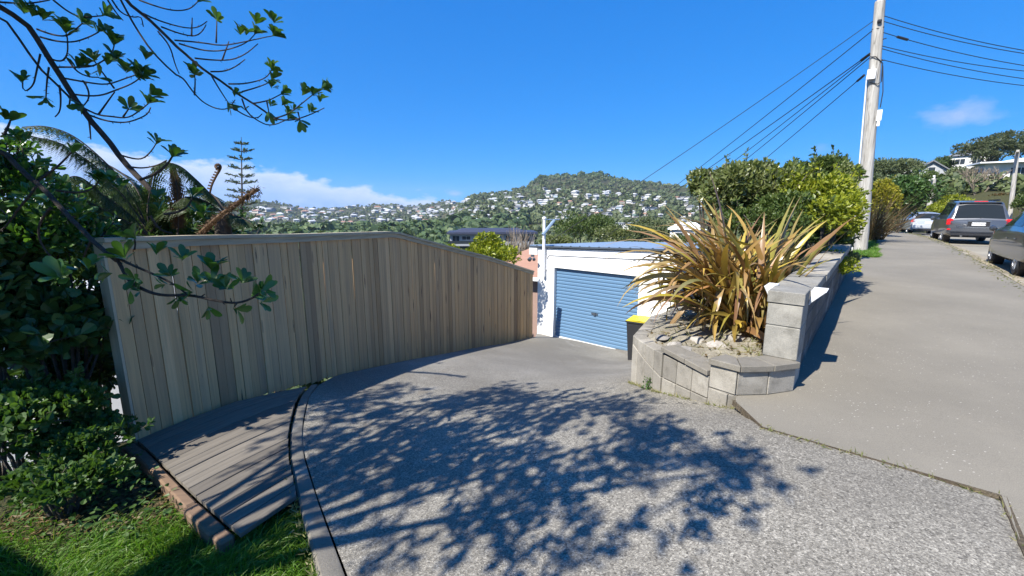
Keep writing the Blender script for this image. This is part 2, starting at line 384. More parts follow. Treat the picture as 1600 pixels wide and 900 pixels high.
def painted(name, col, dirt=.25, rough=.55, dcol=(.25,.24,.22)):
    m = MT(name); v = m.world(); a = m.noise(v, 2.2, 6, .65); b = m.noise(m.scaled(v, (9, 9, 1.2)), 1, 5, .6)
    k = m.math('MULTIPLY', m.math('SUBTRACT', m.math('MULTIPLY', m.math('ADD', a, b), .5), .50), 4, clamp=True)
    c = m.mix(m.math('MULTIPLY', k, dirt), col, dcol)
    return m.fin(c, rough, bump=m.noise(v, 40, 4), bs=.12, bd=.004)
M = {}
M['drive'] = concrete_drive()
M['path'] = asphalt('footpath_asphalt')
M['road'] = asphalt('road_seal', (.30,.268,.205), False)
M['kerb'] = block_mat('kerb_concrete', (.36,.30,.21), .25)
M['edging'] = block_mat('edging_concrete', (.20,.18,.145), .15)
M['block'] = block_mat('concrete_block', (.36,.33,.275), .24)
M['blockgrey'] = block_mat('grey_split_block', (.32,.305,.265), .08)
M['blockwhite'] = painted('whitewashed_block', (.66,.66,.65), .5, .8)
M['mortar'] = block_mat('mortar', (.50,.47,.40), .1)
M['coping'] = block_mat('coping_stone', (.26,.235,.19), .18)
M['white'] = painted('white_wall_paint', (.82,.81,.79), .05)
M['wallblock'] = block_mat('shade_darkened_wall_block', (.12,.112,.098), .2)  # concrete block darkened in colour for the wall's shaded street face
M['whitepipe'] = plain('white_pipe_paint', (.78,.78,.78), .4)
M['paling'] = wood_paling()
M['rail'] = wood('treated_rail', [(.52,.44,.29),(.56,.47,.32),(.50,.42,.28)], (2.0, 2.0, 26))
M['postwood'] = wood('end_post_timber', [(.62,.50,.33),(.62,.50,.33),(.62,.50,.33)], (20, 20, 1.5))
M['plank'] = wood('deck_plank', [(.15,.132,.108),(.225,.198,.16),(.185,.162,.13)], (2.2, 30, 30), .85)
M['edgewood'] = wood('edging_timber', [(.24,.15,.09),(.19,.125,.085),(.27,.17,.10)], (3, 26, 26), .85)
M['blue'] = None
def roller():
    m = MT('roller_door_paint'); v = m.world(); a = m.noise(v, 1.6, 5); 
    c = m.mix(a, (.10,.19,.305), (.125,.225,.35)); return m.fin(c, .38, spec=.5)
M['blue'] = roller()
M['roofblue'] = plain('blue_grey_roof_steel', (.24,.32,.42), .45)
M['gutter'] = plain('dark_gutter', (.06,.075,.095), .4)
M['soil'] = None
def soil(name, cols, sc=5):
    m = MT(name); v = m.world(); a = m.noise(v, sc, 8, .7); b = m.noise(v, sc*12, 4, .6)
    c = m.ramp(m.math('ADD', m.math('MULTIPLY', a, .65), m.math('MULTIPLY', b, .35)), [(.3, cols[0]), (.5, cols[1]), (.7, cols[2])])
    return m.fin(c, .95, bump=b, bs=.8, bd=.02, spec=.15)
M['soil'] = soil('garden_soil', [(.045,.036,.026),(.09,.072,.05),(.17,.145,.105)])
M['bedsoil'] = soil('dry_planter_soil', [(.14,.12,.09),(.27,.245,.19),(.42,.39,.31)])
def ground():
    m = MT('valley_ground'); v = m.world(); a = m.noise(v, .02, 8, .7); b = m.noise(v, 7, 6, .7); e = m.noise(v, 60, 4, .65)
    c = m.ramp(m.math('ADD', m.math('MULTIPLY', a, .45), m.math('MULTIPLY', b, .55)), [(.32,(.018,.016,.010)), (.48,(.045,.048,.02)), (.6,(.07,.07,.03)), (.75,(.13,.11,.06))])
    c = m.mix(m.math('MULTIPLY', m.math('SUBTRACT', e, .5), 3, clamp=True), c, m.mix(.5, c, (.16,.13,.08))); return m.fin(c, .95, bump=m.math('ADD', b, e), bs=.9, bd=.03, spec=.15)
M['ground'] = ground()
M['lawnbase'] = soil('lawn_earth', [(.02,.03,.01),(.035,.05,.015),(.06,.075,.025)])
M['stone'] = block_mat('garden_stone', (.40,.37,.33), .35)
M['bark'] = soil('bark', [(.05,.042,.034),(.10,.085,.07),(.17,.15,.125)], 14)
M['twig'] = soil('twig_bark', [(.045,.036,.03),(.085,.07,.058),(.15,.125,.105)], 30)
M['paletwig'] = soil('pale_bark', [(.14,.115,.085),(.24,.20,.155),(.36,.31,.24)], 22)
def pole_mat():
    m = MT('weathered_pole'); v = m.co('Object'); g = m.noise(m.scaled(v, (22, 22, .9)), 1, 7, .65, .8); b = m.noise(m.scaled(v, (5, 5, .8)), 1, 5)
    c = m.ramp(g, [(.30,(.07,.06,.05)), (.42,(.33,.31,.275)), (.6,(.48,.46,.415)), (.8,(.60,.58,.53))]); c = m.mix(m.math('MULTIPLY', m.math('SUBTRACT', b, .55), 3, clamp=True), c, m.mix(.5, c, (.20,.17,.13)))
    return m.fin(c, .9, bump=g, bs=.6, bd=.02, spec=.2)
M['poleconcrete'] = pole_mat()
M['wire'] = plain('cable_black', (.02,.02,.022), .5)
M['black'] = plain('black_plastic', (.018,.018,.02), .45)
M['bin'] = plain('bin_plastic', (.022,.023,.026), .5)
M['yellow'] = plain('yellow_lid', (.62,.50,.015), .4)
M['tyre'] = plain('tyre_rubber', (.022,.022,.022), .8)
M['rim'] = plain('alloy', (.55,.56,.58), .3, metal=.9)
M['chrome'] = plain('chrome_trim', (.75,.76,.78), .12, metal=1)
def glassmat(name, col=(.018,.022,.025), rough=.05):
    m = MT(name); return m.fin(col, rough, spec=.28)
M['glass'] = glassmat('dark_glass')
M['pane'] = glassmat('window_glass', (.03,.038,.045), .08)
M['redlamp'] = MT('tail_lamp').fin((.62,.012,.015), .15, spec=.7, coat=.8)
M['platewhite'] = plain('plate_white', (.75,.76,.77), .4)
def carpaint(name, col, metal=.55, rough=.28): return MT(name).fin(col, rough, metal=metal, coat=1.0)
M['suvpaint'] = carpaint('dark_grey_car_paint', (.115,.12,.13))
M['carpaint2'] = carpaint('graphite_car_paint', (.085,.09,.095))
M['silver'] = carpaint('silver_car_paint', (.62,.63,.64), .5, .3)
M['red'] = carpaint('red_car_paint', (.35,.02,.03), .2)
M['navy'] = carpaint('dark_car_paint', (.03,.033,.045), .4)
# foliage
M['glossy'] = leafmat('glossy_leaf', [(.045,.105,.02),(.07,.16,.028),(.11,.22,.04),(.055,.125,.025)], .28, .28, 2.0, .6)
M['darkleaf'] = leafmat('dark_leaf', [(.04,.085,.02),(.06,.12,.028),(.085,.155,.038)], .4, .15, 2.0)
M['weed'] = leafmat('weed_leaf', [(.05,.105,.02),(.07,.14,.028),(.095,.165,.036)], .5, .3, 3)
M['fernleaf'] = leafmat('fern_leaf', [(.055,.085,.022),(.08,.115,.035),(.04,.065,.018)], .5, .3, 3)
M['deadfern'] = leafmat('dead_frond', [(.10,.055,.028),(.15,.085,.04),(.08,.04,.025)], .7, .15, 3)
M['yellowgreen'] = leafmat('yellow_green_leaf', [(.20,.24,.02),(.30,.33,.025),(.14,.19,.02),(.40,.40,.03)], .42, .3, 1.6)
M['olive'] = leafmat('olive_leaf', [(.10,.135,.035),(.16,.19,.055),(.24,.26,.10),(.075,.105,.03)], .35, .25, 1.4, .55)
M['midgreen'] = leafmat('mid_green_leaf', [(.055,.09,.022),(.085,.13,.03),(.13,.17,.042)], .45, .25, .8)
M['hedgeyellow'] = leafmat('golden_hedge_leaf', [(.28,.25,.02),(.36,.32,.03),(.16,.18,.02)], .5, .3, 1.2)
M['fargreen'] = leafmat('distant_bush', [(0.078, 0.111, 0.042), (0.111, 0.143, 0.052), (0.156, 0.182, 0.072), (0.058, 0.091, 0.039)], .6, .15, .02)
M['farforest'] = leafmat('valley_bush', [(0.054, 0.096, 0.031), (0.078, 0.126, 0.038), (0.108, 0.156, 0.05)], .6, .15, .03)
M['pohut'] = leafmat('grey_green_leaf', [(.05,.072,.03),(.08,.10,.042),(.12,.14,.06)], .5, .2, .3)
M['rust'] = leafmat('rusty_shrub_leaf', [(.12,.075,.03),(.17,.11,.04),(.09,.08,.025)], .6, .2, 1)
M['grass'] = leafmat('grass_blade', [(.07,.16,.014),(.10,.22,.02),(.14,.27,.032),(.19,.25,.06)], .5, .35, 4)
M['drygrass'] = leafmat('dry_grass', [(.25,.22,.10),(.16,.19,.06),(.34,.29,.15)], .7, .3, 4)
def flaxmat():
    m = MT('flax_leaf'); r = m.rand()
    base = m.ramp(r, [(0,(.22,.11,.055)), (.16,(.36,.22,.07)), (.32,(.44,.31,.06)), (.46,(.20,.21,.06)), (.58,(.38,.27,.11)), (.72,(.28,.155,.08)), (.82,(.30,.28,.06)), (.92,(.56,.44,.05)), (1,(.42,.21,.10))])
    u = m.co('UV'); su = m.n('ShaderNodeSeparateXYZ'); m.l(u, su.inputs[0])
    str_ = m.noise(m.scaled(u, (22, 1.5, 1)), 1, 4); 
    c = m.mix(m.math('SUBTRACT', m.math('MULTIPLY', str_, 1.7), .35, clamp=True), m.mix(.38, base, (.05,.025,.02)), base)
    tip = m.math('MULTIPLY', m.math('SUBTRACT', su.outputs[1], .72), 2.2, clamp=True); c = m.mix(m.math('MULTIPLY', tip, .5), c, (.36,.24,.10))
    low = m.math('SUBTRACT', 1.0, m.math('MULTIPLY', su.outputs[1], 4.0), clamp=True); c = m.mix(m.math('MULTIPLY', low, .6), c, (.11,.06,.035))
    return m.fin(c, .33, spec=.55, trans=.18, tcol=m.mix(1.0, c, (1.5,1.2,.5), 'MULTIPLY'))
M['flax'] = flaxmat()
# ------------------------------------------------------------------ terrain, paving, road
SKYL = np.array([(-600,318),(200,318),(380,313),(420,312),(470,322),(515,325),(560,320),(600,318),(640,320),(680,315),(700,308),(740,303),(780,298),(826,288),(836,281),(843,275),(880,272),(935,271),(950,276),(975,279),(1000,280),(1040,285),(1085,289),(1130,291),(1250,300),(1400,300)], float)
def _ratio(px, py):
    y = (450-py)/FPX; return (-sP+cP*y)/(cP+sP*y)
def _theta(px, py=330):
    x = (px-800)/FPX; y = (450-py)/FPX; return np.degrees(np.arctan2(x, cP+sP*y))
SK_T = _theta(SKYL[:, 0]); SK_R = _ratio(SKYL[:, 0], SKYL[:, 1])
KR = np.array([14, 30, 80, 200, 350, 600, 900, 1000, 1500, 2600, 9000], float)
def tz_far(th, r):
    """th in degrees (array), r (array)"""
    ct = np.maximum(np.cos(np.radians(np.clip(th, -60, 60))), .5)
    sk = np.interp(th, SK_T, SK_R)
    zs_l = 1.6+sk*1500*ct-5; zs_h = 1.6+sk*1000*ct-6
    def prof(vals):                       # vals: list of arrays or floats per knot
        out = np.zeros_like(r); k = np.clip(np.searchsorted(KR, r)-1, 0, len(KR)-2)
        Vv = np.stack([np.broadcast_to(v, r.shape) for v in vals])
        a = np.take_along_axis(Vv, k[None], 0)[0]; b = np.take_along_axis(Vv, k[None]+1, 0)[0]
        t = np.clip((r-KR[k])/(KR[k+1]-KR[k]), 0, 1); return a+(b-a)*t
    zl = prof([-4, -8, -14, -21, -20, -29, -31, -24, zs_l, -35, -60])
    zh = prof([-4, -8, -14, -21, -23, zs_h*.12-4, zs_h*.82, zs_h, zs_h*.5, -30, -60])
    zr = prof([.1, .1, 4.5, 13, 22, 30, 34, 34, 30, 0, -60])
    wl = np.clip((th+9.5)/4, 0, 1); z = zl*(1-wl)+zh*wl
    wr = np.clip((th-28)/9, 0, 1); wr = wr*wr*(3-2*wr); z = z*(1-wr)+zr*wr
    wb = np.clip((np.abs(th)-75)/40, 0, 1); return z*(1-wb)+np.where(r < 100, -.3, -4)*wb
def tz(x, y):
    x = np.asarray(x, float); y = np.asarray(y, float)
    r = np.hypot(x, y); th = np.degrees(np.arctan2(x, y)); zfar = tz_far(th, np.maximum(r, 14))
    near = zf(np.clip(x, -14, 25), np.clip(y, -10, 22))
    w = np.clip((r-11)/9, 0, 1); w = w*w*(3-2*w); z = near*(1-w)+zfar*w
    n = x*NV[0]+y*NV[1]; d = x*DV[0]+y*DV[1]
    nn = n-bend(np.clip(d, -50, 60)); m = np.where(d < 12, nn > -.45, np.clip((nn+1.6)/1.1, 0, 1))*np.clip((14-nn)/4, 0, 1)*np.clip((62-d)/14, 0, 1)
    m = m*np.clip((d+40)/10, 0, 1)
    inn = (nn > -.45) & (d > 3.2)
    zs = street(np.clip(d, -20, 60))
    z = z*(1-m)+zs*m
    low = np.where((nn > 2.05) & (nn < 11), .32, np.where(r < 16, np.where((x > -1.3) & (nn < .72), .22, .07), 0))
    return z-low
def build_terrain():
    th = np.concatenate([np.arange(-180, -62, 4.), np.arange(-62, 62, .5), np.arange(62, 180, 4.)])
    r = np.concatenate([[.05], np.arange(.35, 16, .35), np.geomspace(16.2, 2600, 110), [3500]])
    T, Q = np.meshgrid(np.radians(th), r, indexing='ij'); X = Q*np.sin(T); Y = Q*np.cos(T)
    Z = tz(X.ravel(), Y.ravel()).reshape(X.shape)
    a, b = X.shape; V = np.stack([X, Y, Z], -1).reshape(-1, 3)
    i, j = np.meshgrid(np.arange(a), np.arange(b-1), indexing='ij'); i2 = (i+1) % a
    F = np.stack([i*b+j, i2*b+j, i2*b+j+1, i*b+j+1], -1).reshape(-1, 4)[:, ::-1]
    me = mesh_np('terrain', V, F.ravel(), np.arange(len(F))*4, [M['ground']], smooth=True)
    tag(link('terrain', me), kind='structure')
build_terrain()

def poly_interp(P, t):
    P = np.asarray(P, float); s = np.concatenate([[0], np.cumsum(np.linalg.norm(np.diff(P, axis=0), axis=1))]); s /= s[-1]
    return np.stack([np.interp(t, s, P[:, k]) for k in range(P.shape[1])], -1)
def smooth_poly(P, n, it=2):
    P = np.asarray(P, float)
    for _ in range(it):
        Q = [P[0]]
        for a, b in zip(P[:-1], P[1:]): Q += [a*.75+b*.25, a*.25+b*.75]
        Q.append(P[-1]); P = np.array(Q)
    return poly_interp(P, np.linspace(0, 1, n))
KERB_L = [(.55,-.28),(.12,.38),(-.36,1.12),(-.82,1.84),(-1.29,2.55),(-1.86,3.47),(-2.32,4.6),(-2.56,5.35)]
PL = smooth_poly([(2.42,3.47),(2.13,3.385),(1.88,3.35),(1.74,3.52),(1.65,3.78),(1.53,4.1),(1.44,4.45),(1.40,4.78)], 60, 1)   # outer face of planter
def build_drive():
    f_in = [tuple(p+np.array([.03, -.02])) for p in FENCE[2:]]
    Lc = KERB_L+f_in+[(.62,11.0),(.72,12.0)]
    Rc = [(.9,-.55),(1.6,.6),(2.35,1.62),(2.66,2.09),(1.83,2.92),(2.02,3.2)]+[tuple(p) for p in PL[10:]]+[(2.25,6.6),(3.2,8.9),(3.6,9.1),(3.9,9.3)]
    n = 150; tL = np.linspace(0, 1, n)
    L = poly_interp(Lc, tL)
    # pair each left point with the right boundary through matching stations
    kL = np.array([0, .10, .22, .36, .52, .75, 1.0]); kR = np.array([0, .13, .24, .33, .42, .72, 1.0])
    Rr = poly_interp(Rc, np.interp(tL, kL, kR)); m = 44
    u = np.linspace(0, 1, m)[None, :, None]; G = L[:, None]*(1-u)+Rr[:, None]*u
    Z = zf(G[..., 0], G[..., 1])
    b = MB(); b.grid(np.dstack([G, Z]), flip=True); tag(b.build('driveway', M['drive'], smooth=True), kind='structure')
build_drive()

def strip(name, n0, n1, d0, d1, zo, mat, nn=6, step=.5, kind='structure', n0f=None):
    ds = np.arange(d0, d1+step*.5, step); G = []
    for d in ds:
        a = n0 if n0f is None else n0f(d)
        G.append([nd(n+bend(d), d, float(street(d))+zo) for n in np.linspace(a, n1, nn)])
    b = MB(); b.grid(G, flip=True); return tag(b.build(name, mat, smooth=True), kind=kind)
def build_path():
    # the asphalt footpath with its broken edge along the drive
    b = MB(); rg = random.Random(3); G = []
    for d in np.arange(3.36, 64, .4): G.append([nd(n+bend(d), d, float(street(d))+.016) for n in np.linspace(-.47, 2.24, 7)])
    b.grid(G, flip=True)
    G = []
    for d in np.arange(-9, 3.37, .4): G.append([nd(n+bend(d), min(d, 3.36), float(street(d))+.016) for n in np.linspace(.69, 2.24, 5)])
    G.append([nd(n, 3.36, float(street(3.36))+.016) for n in np.linspace(.69, 2.24, 5)])
    b.grid(G, flip=True)
    G = []
    for d in np.arange(3.362, 4.25, .08): G.append([nd(n, d, float(street(d))+.0158) for n in np.linspace(-.47-.27*min(1, (d-3.362)/.34), -.465, 4)])
    b.grid(G, flip=True)
    # rough worn lip of the asphalt
    lipb = MB()
    def lip(p, q, k=60):
        P = [np.array(p)*(1-t)+np.array(q)*t for t in np.linspace(0, 1, k)]
        nrm = np.array([(q[1]-p[1]), -(q[0]-p[0]), 0]); nrm /= np.linalg.norm(nrm); A = []
        for i, c in enumerate(P):
            w = .004+.010*rg.random()
            A.append([c+nrm*-.02+np.array([0,0,.0161]), c+nrm*w*.7+np.array([0,0,.014]), c+nrm*w+np.array([0,0,-.03])])
        lipb.grid(A, flip=False)
    z3 = float(street(3.36))
    lip(nd(-.47, 3.36, z3), nd(.69, 3.36, z3)); lip(nd(-.745, 3.71, z3), nd(-.47, 3.36, z3), 40); lip(nd(.69, 3.36, z3), nd(.69, -2, 0), 120)
    tag(b.build('footpath', M['path'], smooth=False), kind='structure'); tag(lipb.build('footpath_edge', M['soil']), kind='structure')
build_path()
strip('road', 2.40, 9.2, -9, 64, -.115, M['road'], 8)
def build_kerb():
    root = thing('kerb', None, None, (0,0,0)); root['kind'] = 'structure'
    strip_b = MB(); rg = random.Random(5)
    d = -4.0
    while d < 52:
        ln = .92; b = MB(); z0, z1 = float(street(d)), float(street(d+ln)); j = rg.uniform(-.006, .006)
        A = [nd(2.246+bend(d), d+.008), nd(2.40+bend(d), d+.008), nd(2.40+bend(d+ln), d+ln-.008), nd(2.246+bend(d+ln), d+ln-.008)]
        lo = [a+np.array([0,0,-.2]) for a in A]; zz = [z0, z0, z1, z1]
        hi = [a+np.array([0,0,z_+.022+j]) for a, z_ in zip(A, zz)]; lo = [a+np.array([0,0,z_-.2]) for a, z_ in zip(A, zz)]
        hi[1] = hi[1]*.9+hi[0]*.1-np.array([0,0,.012]); hi[2] = hi[2]*.9+hi[3]*.1-np.array([0,0,.012])
        b.hexa([lo[0], lo[1], lo[2], lo[3], hi[0], hi[1], hi[2], hi[3]]); b.build('kerb_stone', M['kerb'], root); d += ln
    b = MB(); G = [[nd(n+bend(dd), dd, float(street(dd))+z) for n, z in ((2.395,-.100),(2.60,-.108),(2.78,-.1105))] for dd in np.arange(-4, 52, .6)]
    b.grid(G, flip=True); b.build('gutter', M['kerb'], root)
build_kerb()
def build_edging():                      # concrete edging strip down the left of the drive
    P = smooth_poly(KERB_L, 70, 2); b = MB(); G = []
    t = np.gradient(P, axis=0); t /= np.linalg.norm(t, axis=1)[:, None]; nr = np.stack([-t[:, 1], t[:, 0]], 1)
    for k, (p, q) in enumerate(zip(P, nr)):
        w = np.interp(k/69, [0, .55, 1], [.12, .10, .08]); z = zf(p[0], p[1]); row = []
        for o, h in ((.012,-.03),(.012,.010),(.022,.015),(w,.018),(w+.012,.008),(w+.012,-.18)):
            row.append((p[0]+q[0]*o, p[1]+q[1]*o, z+h))
        G.append(row)
    b.grid(G, flip=False); tag(b.build('driveway_edging', M['edging'], smooth='auto'), kind='structure')
build_edging()
# ------------------------------------------------------------------ paling fence
def build_fence():
    P = smooth_poly(np.column_stack([FENCE, FZ]), 200, 2); s = np.concatenate([[0], np.cumsum(np.linalg.norm(np.diff(P[:, :2], axis=0), axis=1))]); Lf = s[-1]
    top = lambda q: np.interp(q/Lf, [0, .09, .24, .502, .655, .835, 1.0], [1.335, 1.31, 1.25, 1.175, .875, .485, .02])
    root = thing('paling_fence', 'tall weathered timber paling fence curving down beside the concrete drive', 'fence', (P[0][0], P[0][1], P[0][2]))
    w = .1005; n = int(Lf/w); unit = MB()
    unit.hexa([(-.0475,-.009,0),(.0475,-.009,0),(.0475,.009,0),(-.0475,.009,0),(-.0475,-.009,1),(.0475,-.009,1),(.0475,.009,1),(-.0475,.009,1)])
    me = unit.mesh('paling', [M['paling']])
    rg = random.Random(2); last = None
    for k in range(n):
        q = (k+.5)*Lf/n; x, y, z = (float(np.interp(q, s, P[:, i])) for i in range(3))
        x2, y2 = (float(np.interp(min(q+.05, Lf), s, P[:, i])) for i in range(2)); x1, y1 = (float(np.interp(max(q-.05, 0), s, P[:, i])) for i in range(2))
        a = math.atan2(y2-y1, x2-x1); j = rg.uniform(-.005, .005)
        z0 = z+rg.uniform(-.012, .012); o = link('paling', me, root, (x+math.sin(a)*j, y-math.cos(a)*j, z0))
        o.rotation_euler = (0, rg.uniform(-.003, .003), a+rg.uniform(-.012, .012)); o.scale = (rg.uniform(.965, 1.015), 1, top(q)-z0-.015)
    def rail(name, z0f, z1f, o0, o1, mat, k=46):
        b = MB(); G = []
        for q in np.linspace(-.03, Lf+.02, k):
            x, y = (float(np.interp(q, s, P[:, i])) for i in range(2)); x2, y2 = (float(np.interp(min(q+.06, Lf), s, P[:, i])) for i in range(2)); x1, y1 = (float(np.interp(max(q-.06, 0), s, P[:, i])) for i in range(2))
            a = math.atan2(y2-y1, x2-x1); nx, ny = math.sin(a), -math.cos(a)      # towards the drive
            if q < 0: x += math.cos(a)*q; y += math.sin(a)*q
            t = top(min(max(q, 0), Lf))
            G.append([(x+nx*o, y+ny*o, t+z) for o, z in ((o0, z0f), (o0, z1f), (o1, z1f), (o1, z0f), (o0, z0f))])
        b.grid(G); b.add([G[0][i] for i in range(4)], [(0,1,2,3)]); b.add([G[-1][i] for i in range(4)], [(3,2,1,0)])
        return b.build(name, mat, root, smooth='auto')
    rail('capping_rail', -.008, .028, -.085, .062, M['rail'])
    rail('top_rail', -.075, -.011, .0105, .036, M['rail'])
    rail('back_rail', -.25, -.16, -.06, -.012, M['rail'])
    x, y, z = P[0]; b = MB(); a = math.atan2(P[3][1]-y, P[3][0]-x); t = np.array([math.cos(a), math.sin(a), 0]); nn = np.array([-t[1], t[0], 0]); c = np.array([x, y, 0])-t*.012
    b.obox(c+nn*.038+np.array([0, 0, (1.32+z-.3)/2]), t*.011, nn*.05, (0, 0, (1.32-z+.3)/2)); b.build('end_post', M['postwood'], root)
build_fence()

# ------------------------------------------------------------------ boardwalk beside the fence
def build_boardwalk():
    A = np.array([-3.33,3.50]); B = np.array([-1.70,2.28])           # left edge; planks run parallel to the fence from it
    a = np.array([.400,.9165]); b_ = np.array([.9165,-.400])
    kerb = smooth_poly(KERB_L, 300, 2); t = np.gradient(kerb, axis=0); t /= np.linalg.norm(t, axis=1)[:, None]
    kerb = kerb+np.stack([-t[:, 1], t[:, 0]], 1)*.128
    fen = smooth_poly(FENCE[:4], 200, 1)
    ko = (kerb-A)@b_; ka = (kerb-A)@a
    root = thing('boardwalk', 'low worn timber boardwalk of planks between the fence and the drive', 'boardwalk', (-2.3,3.3,zf(-2.3,3.3)))
    def zb(p): return float(zf(p[0], p[1]))+.045
    w = .142; o = .015; rg = random.Random(9)
    fo = (fen-A)@b_; fa = (fen-A)@a
    while o < 2.02:
        o2 = o+w-.009; om = (o+o2)/2
        def ends(oo):
            s0 = oo/((B-A)@b_)*((B-A)@a); up = ka[(ko > oo-.02) & (ko < oo+.02) & (ka > -1.2)]
            e = float(up.max()) if len(up) else None
            lim = fa[fo > oo]; 
            if len(lim): e = min(e, 9) if e is not None else float(lim.min())
            return s0, e
        s0, e0 = ends(o); s1, e1 = ends(o2)
        if e0 is None or e1 is None: o += w; continue
        e0 = min(e0, 1.95); e1 = min(e1, 1.95)
        if e0-s0 < .12: o += w; continue
        j = rg.uniform(-.003, .003); pts = [A+b_*o+a*s0, A+b_*o2+a*s1, A+b_*o2+a*e1, A+b_*o+a*e0]
        m = MB(); k = 5; lo = []
        rows = []
        for q in np.linspace(0, 1, k):
            p = pts[0]*(1-q)+pts[3]*q; r = pts[1]*(1-q)+pts[2]*q; zp, zr = zb(p)+j, zb(r)+j
            rows.append([(p[0],p[1],zp-.03),(p[0],p[1],zp-.003),(*(p+b_*.004),zp),(*(r-b_*.004),zr),(r[0],r[1],zr-.003),(r[0],r[1],zr-.03)])
        m.grid(rows); m.add(rows[0], [(0,1,2,3,4,5)]); m.add(rows[-1], [(5,4,3,2,1,0)])
        c = (pts[0]+pts[2])/2; ang = math.atan2(a[1], a[0]); org = np.array([c[0], c[1], zb(c)])
        mv = MB(); ca, sa = math.cos(-ang), math.sin(-ang)
        for v in m.v:
            x, y, z = v[0]-org[0], v[1]-org[1], v[2]-org[2]; mv.v.append((x*ca-y*sa, x*sa+y*ca, z))
        mv.f = m.f; mv.m = m.m
        ob = link('plank', mv.mesh('plank', [M['plank']]), root, org); ob.rotation_euler = (0, 0, ang); o += w
    # rough broken timber edging on the left
    tdir = (B-A)/np.linalg.norm(B-A); nn = np.array([-tdir[1], tdir[0]]); Ltot = np.linalg.norm(B-A)+.12; q = -.05
    while q < Ltot:
        ln = rg.uniform(.3, .55); p0 = A+tdir*q; p1 = A+tdir*min(q+ln-.012, Ltot); m = MB(); j0, j1 = rg.uniform(-.014, .014), rg.uniform(-.014, .014)
        o0, o1 = -.012+j0*.4, -.088+j1
        P8 = []
        for z_ in (-.16, .030):
            for p, o_, jj in ((p0, o1, j1), (p1, o1, j0), (p1, o0, 0), (p0, o0, 0)):
                x = p+nn*o_; P8.append((x[0], x[1], zb(x)+z_-.045+jj*.6))
        m.hexa(P8); me = m.mesh('edging_timber', [M['edgewood']], (p0[0], p0[1], 0)); bm = bmesh.new(); bm.from_mesh(me); bmesh.ops.bevel(bm, geom=bm.edges[:], offset=.012, segments=1, affect='EDGES'); bm.to_mesh(me); bm.free()
        link('edging_timber', me, root, (p0[0], p0[1], 0)); q += ln
build_boardwalk()
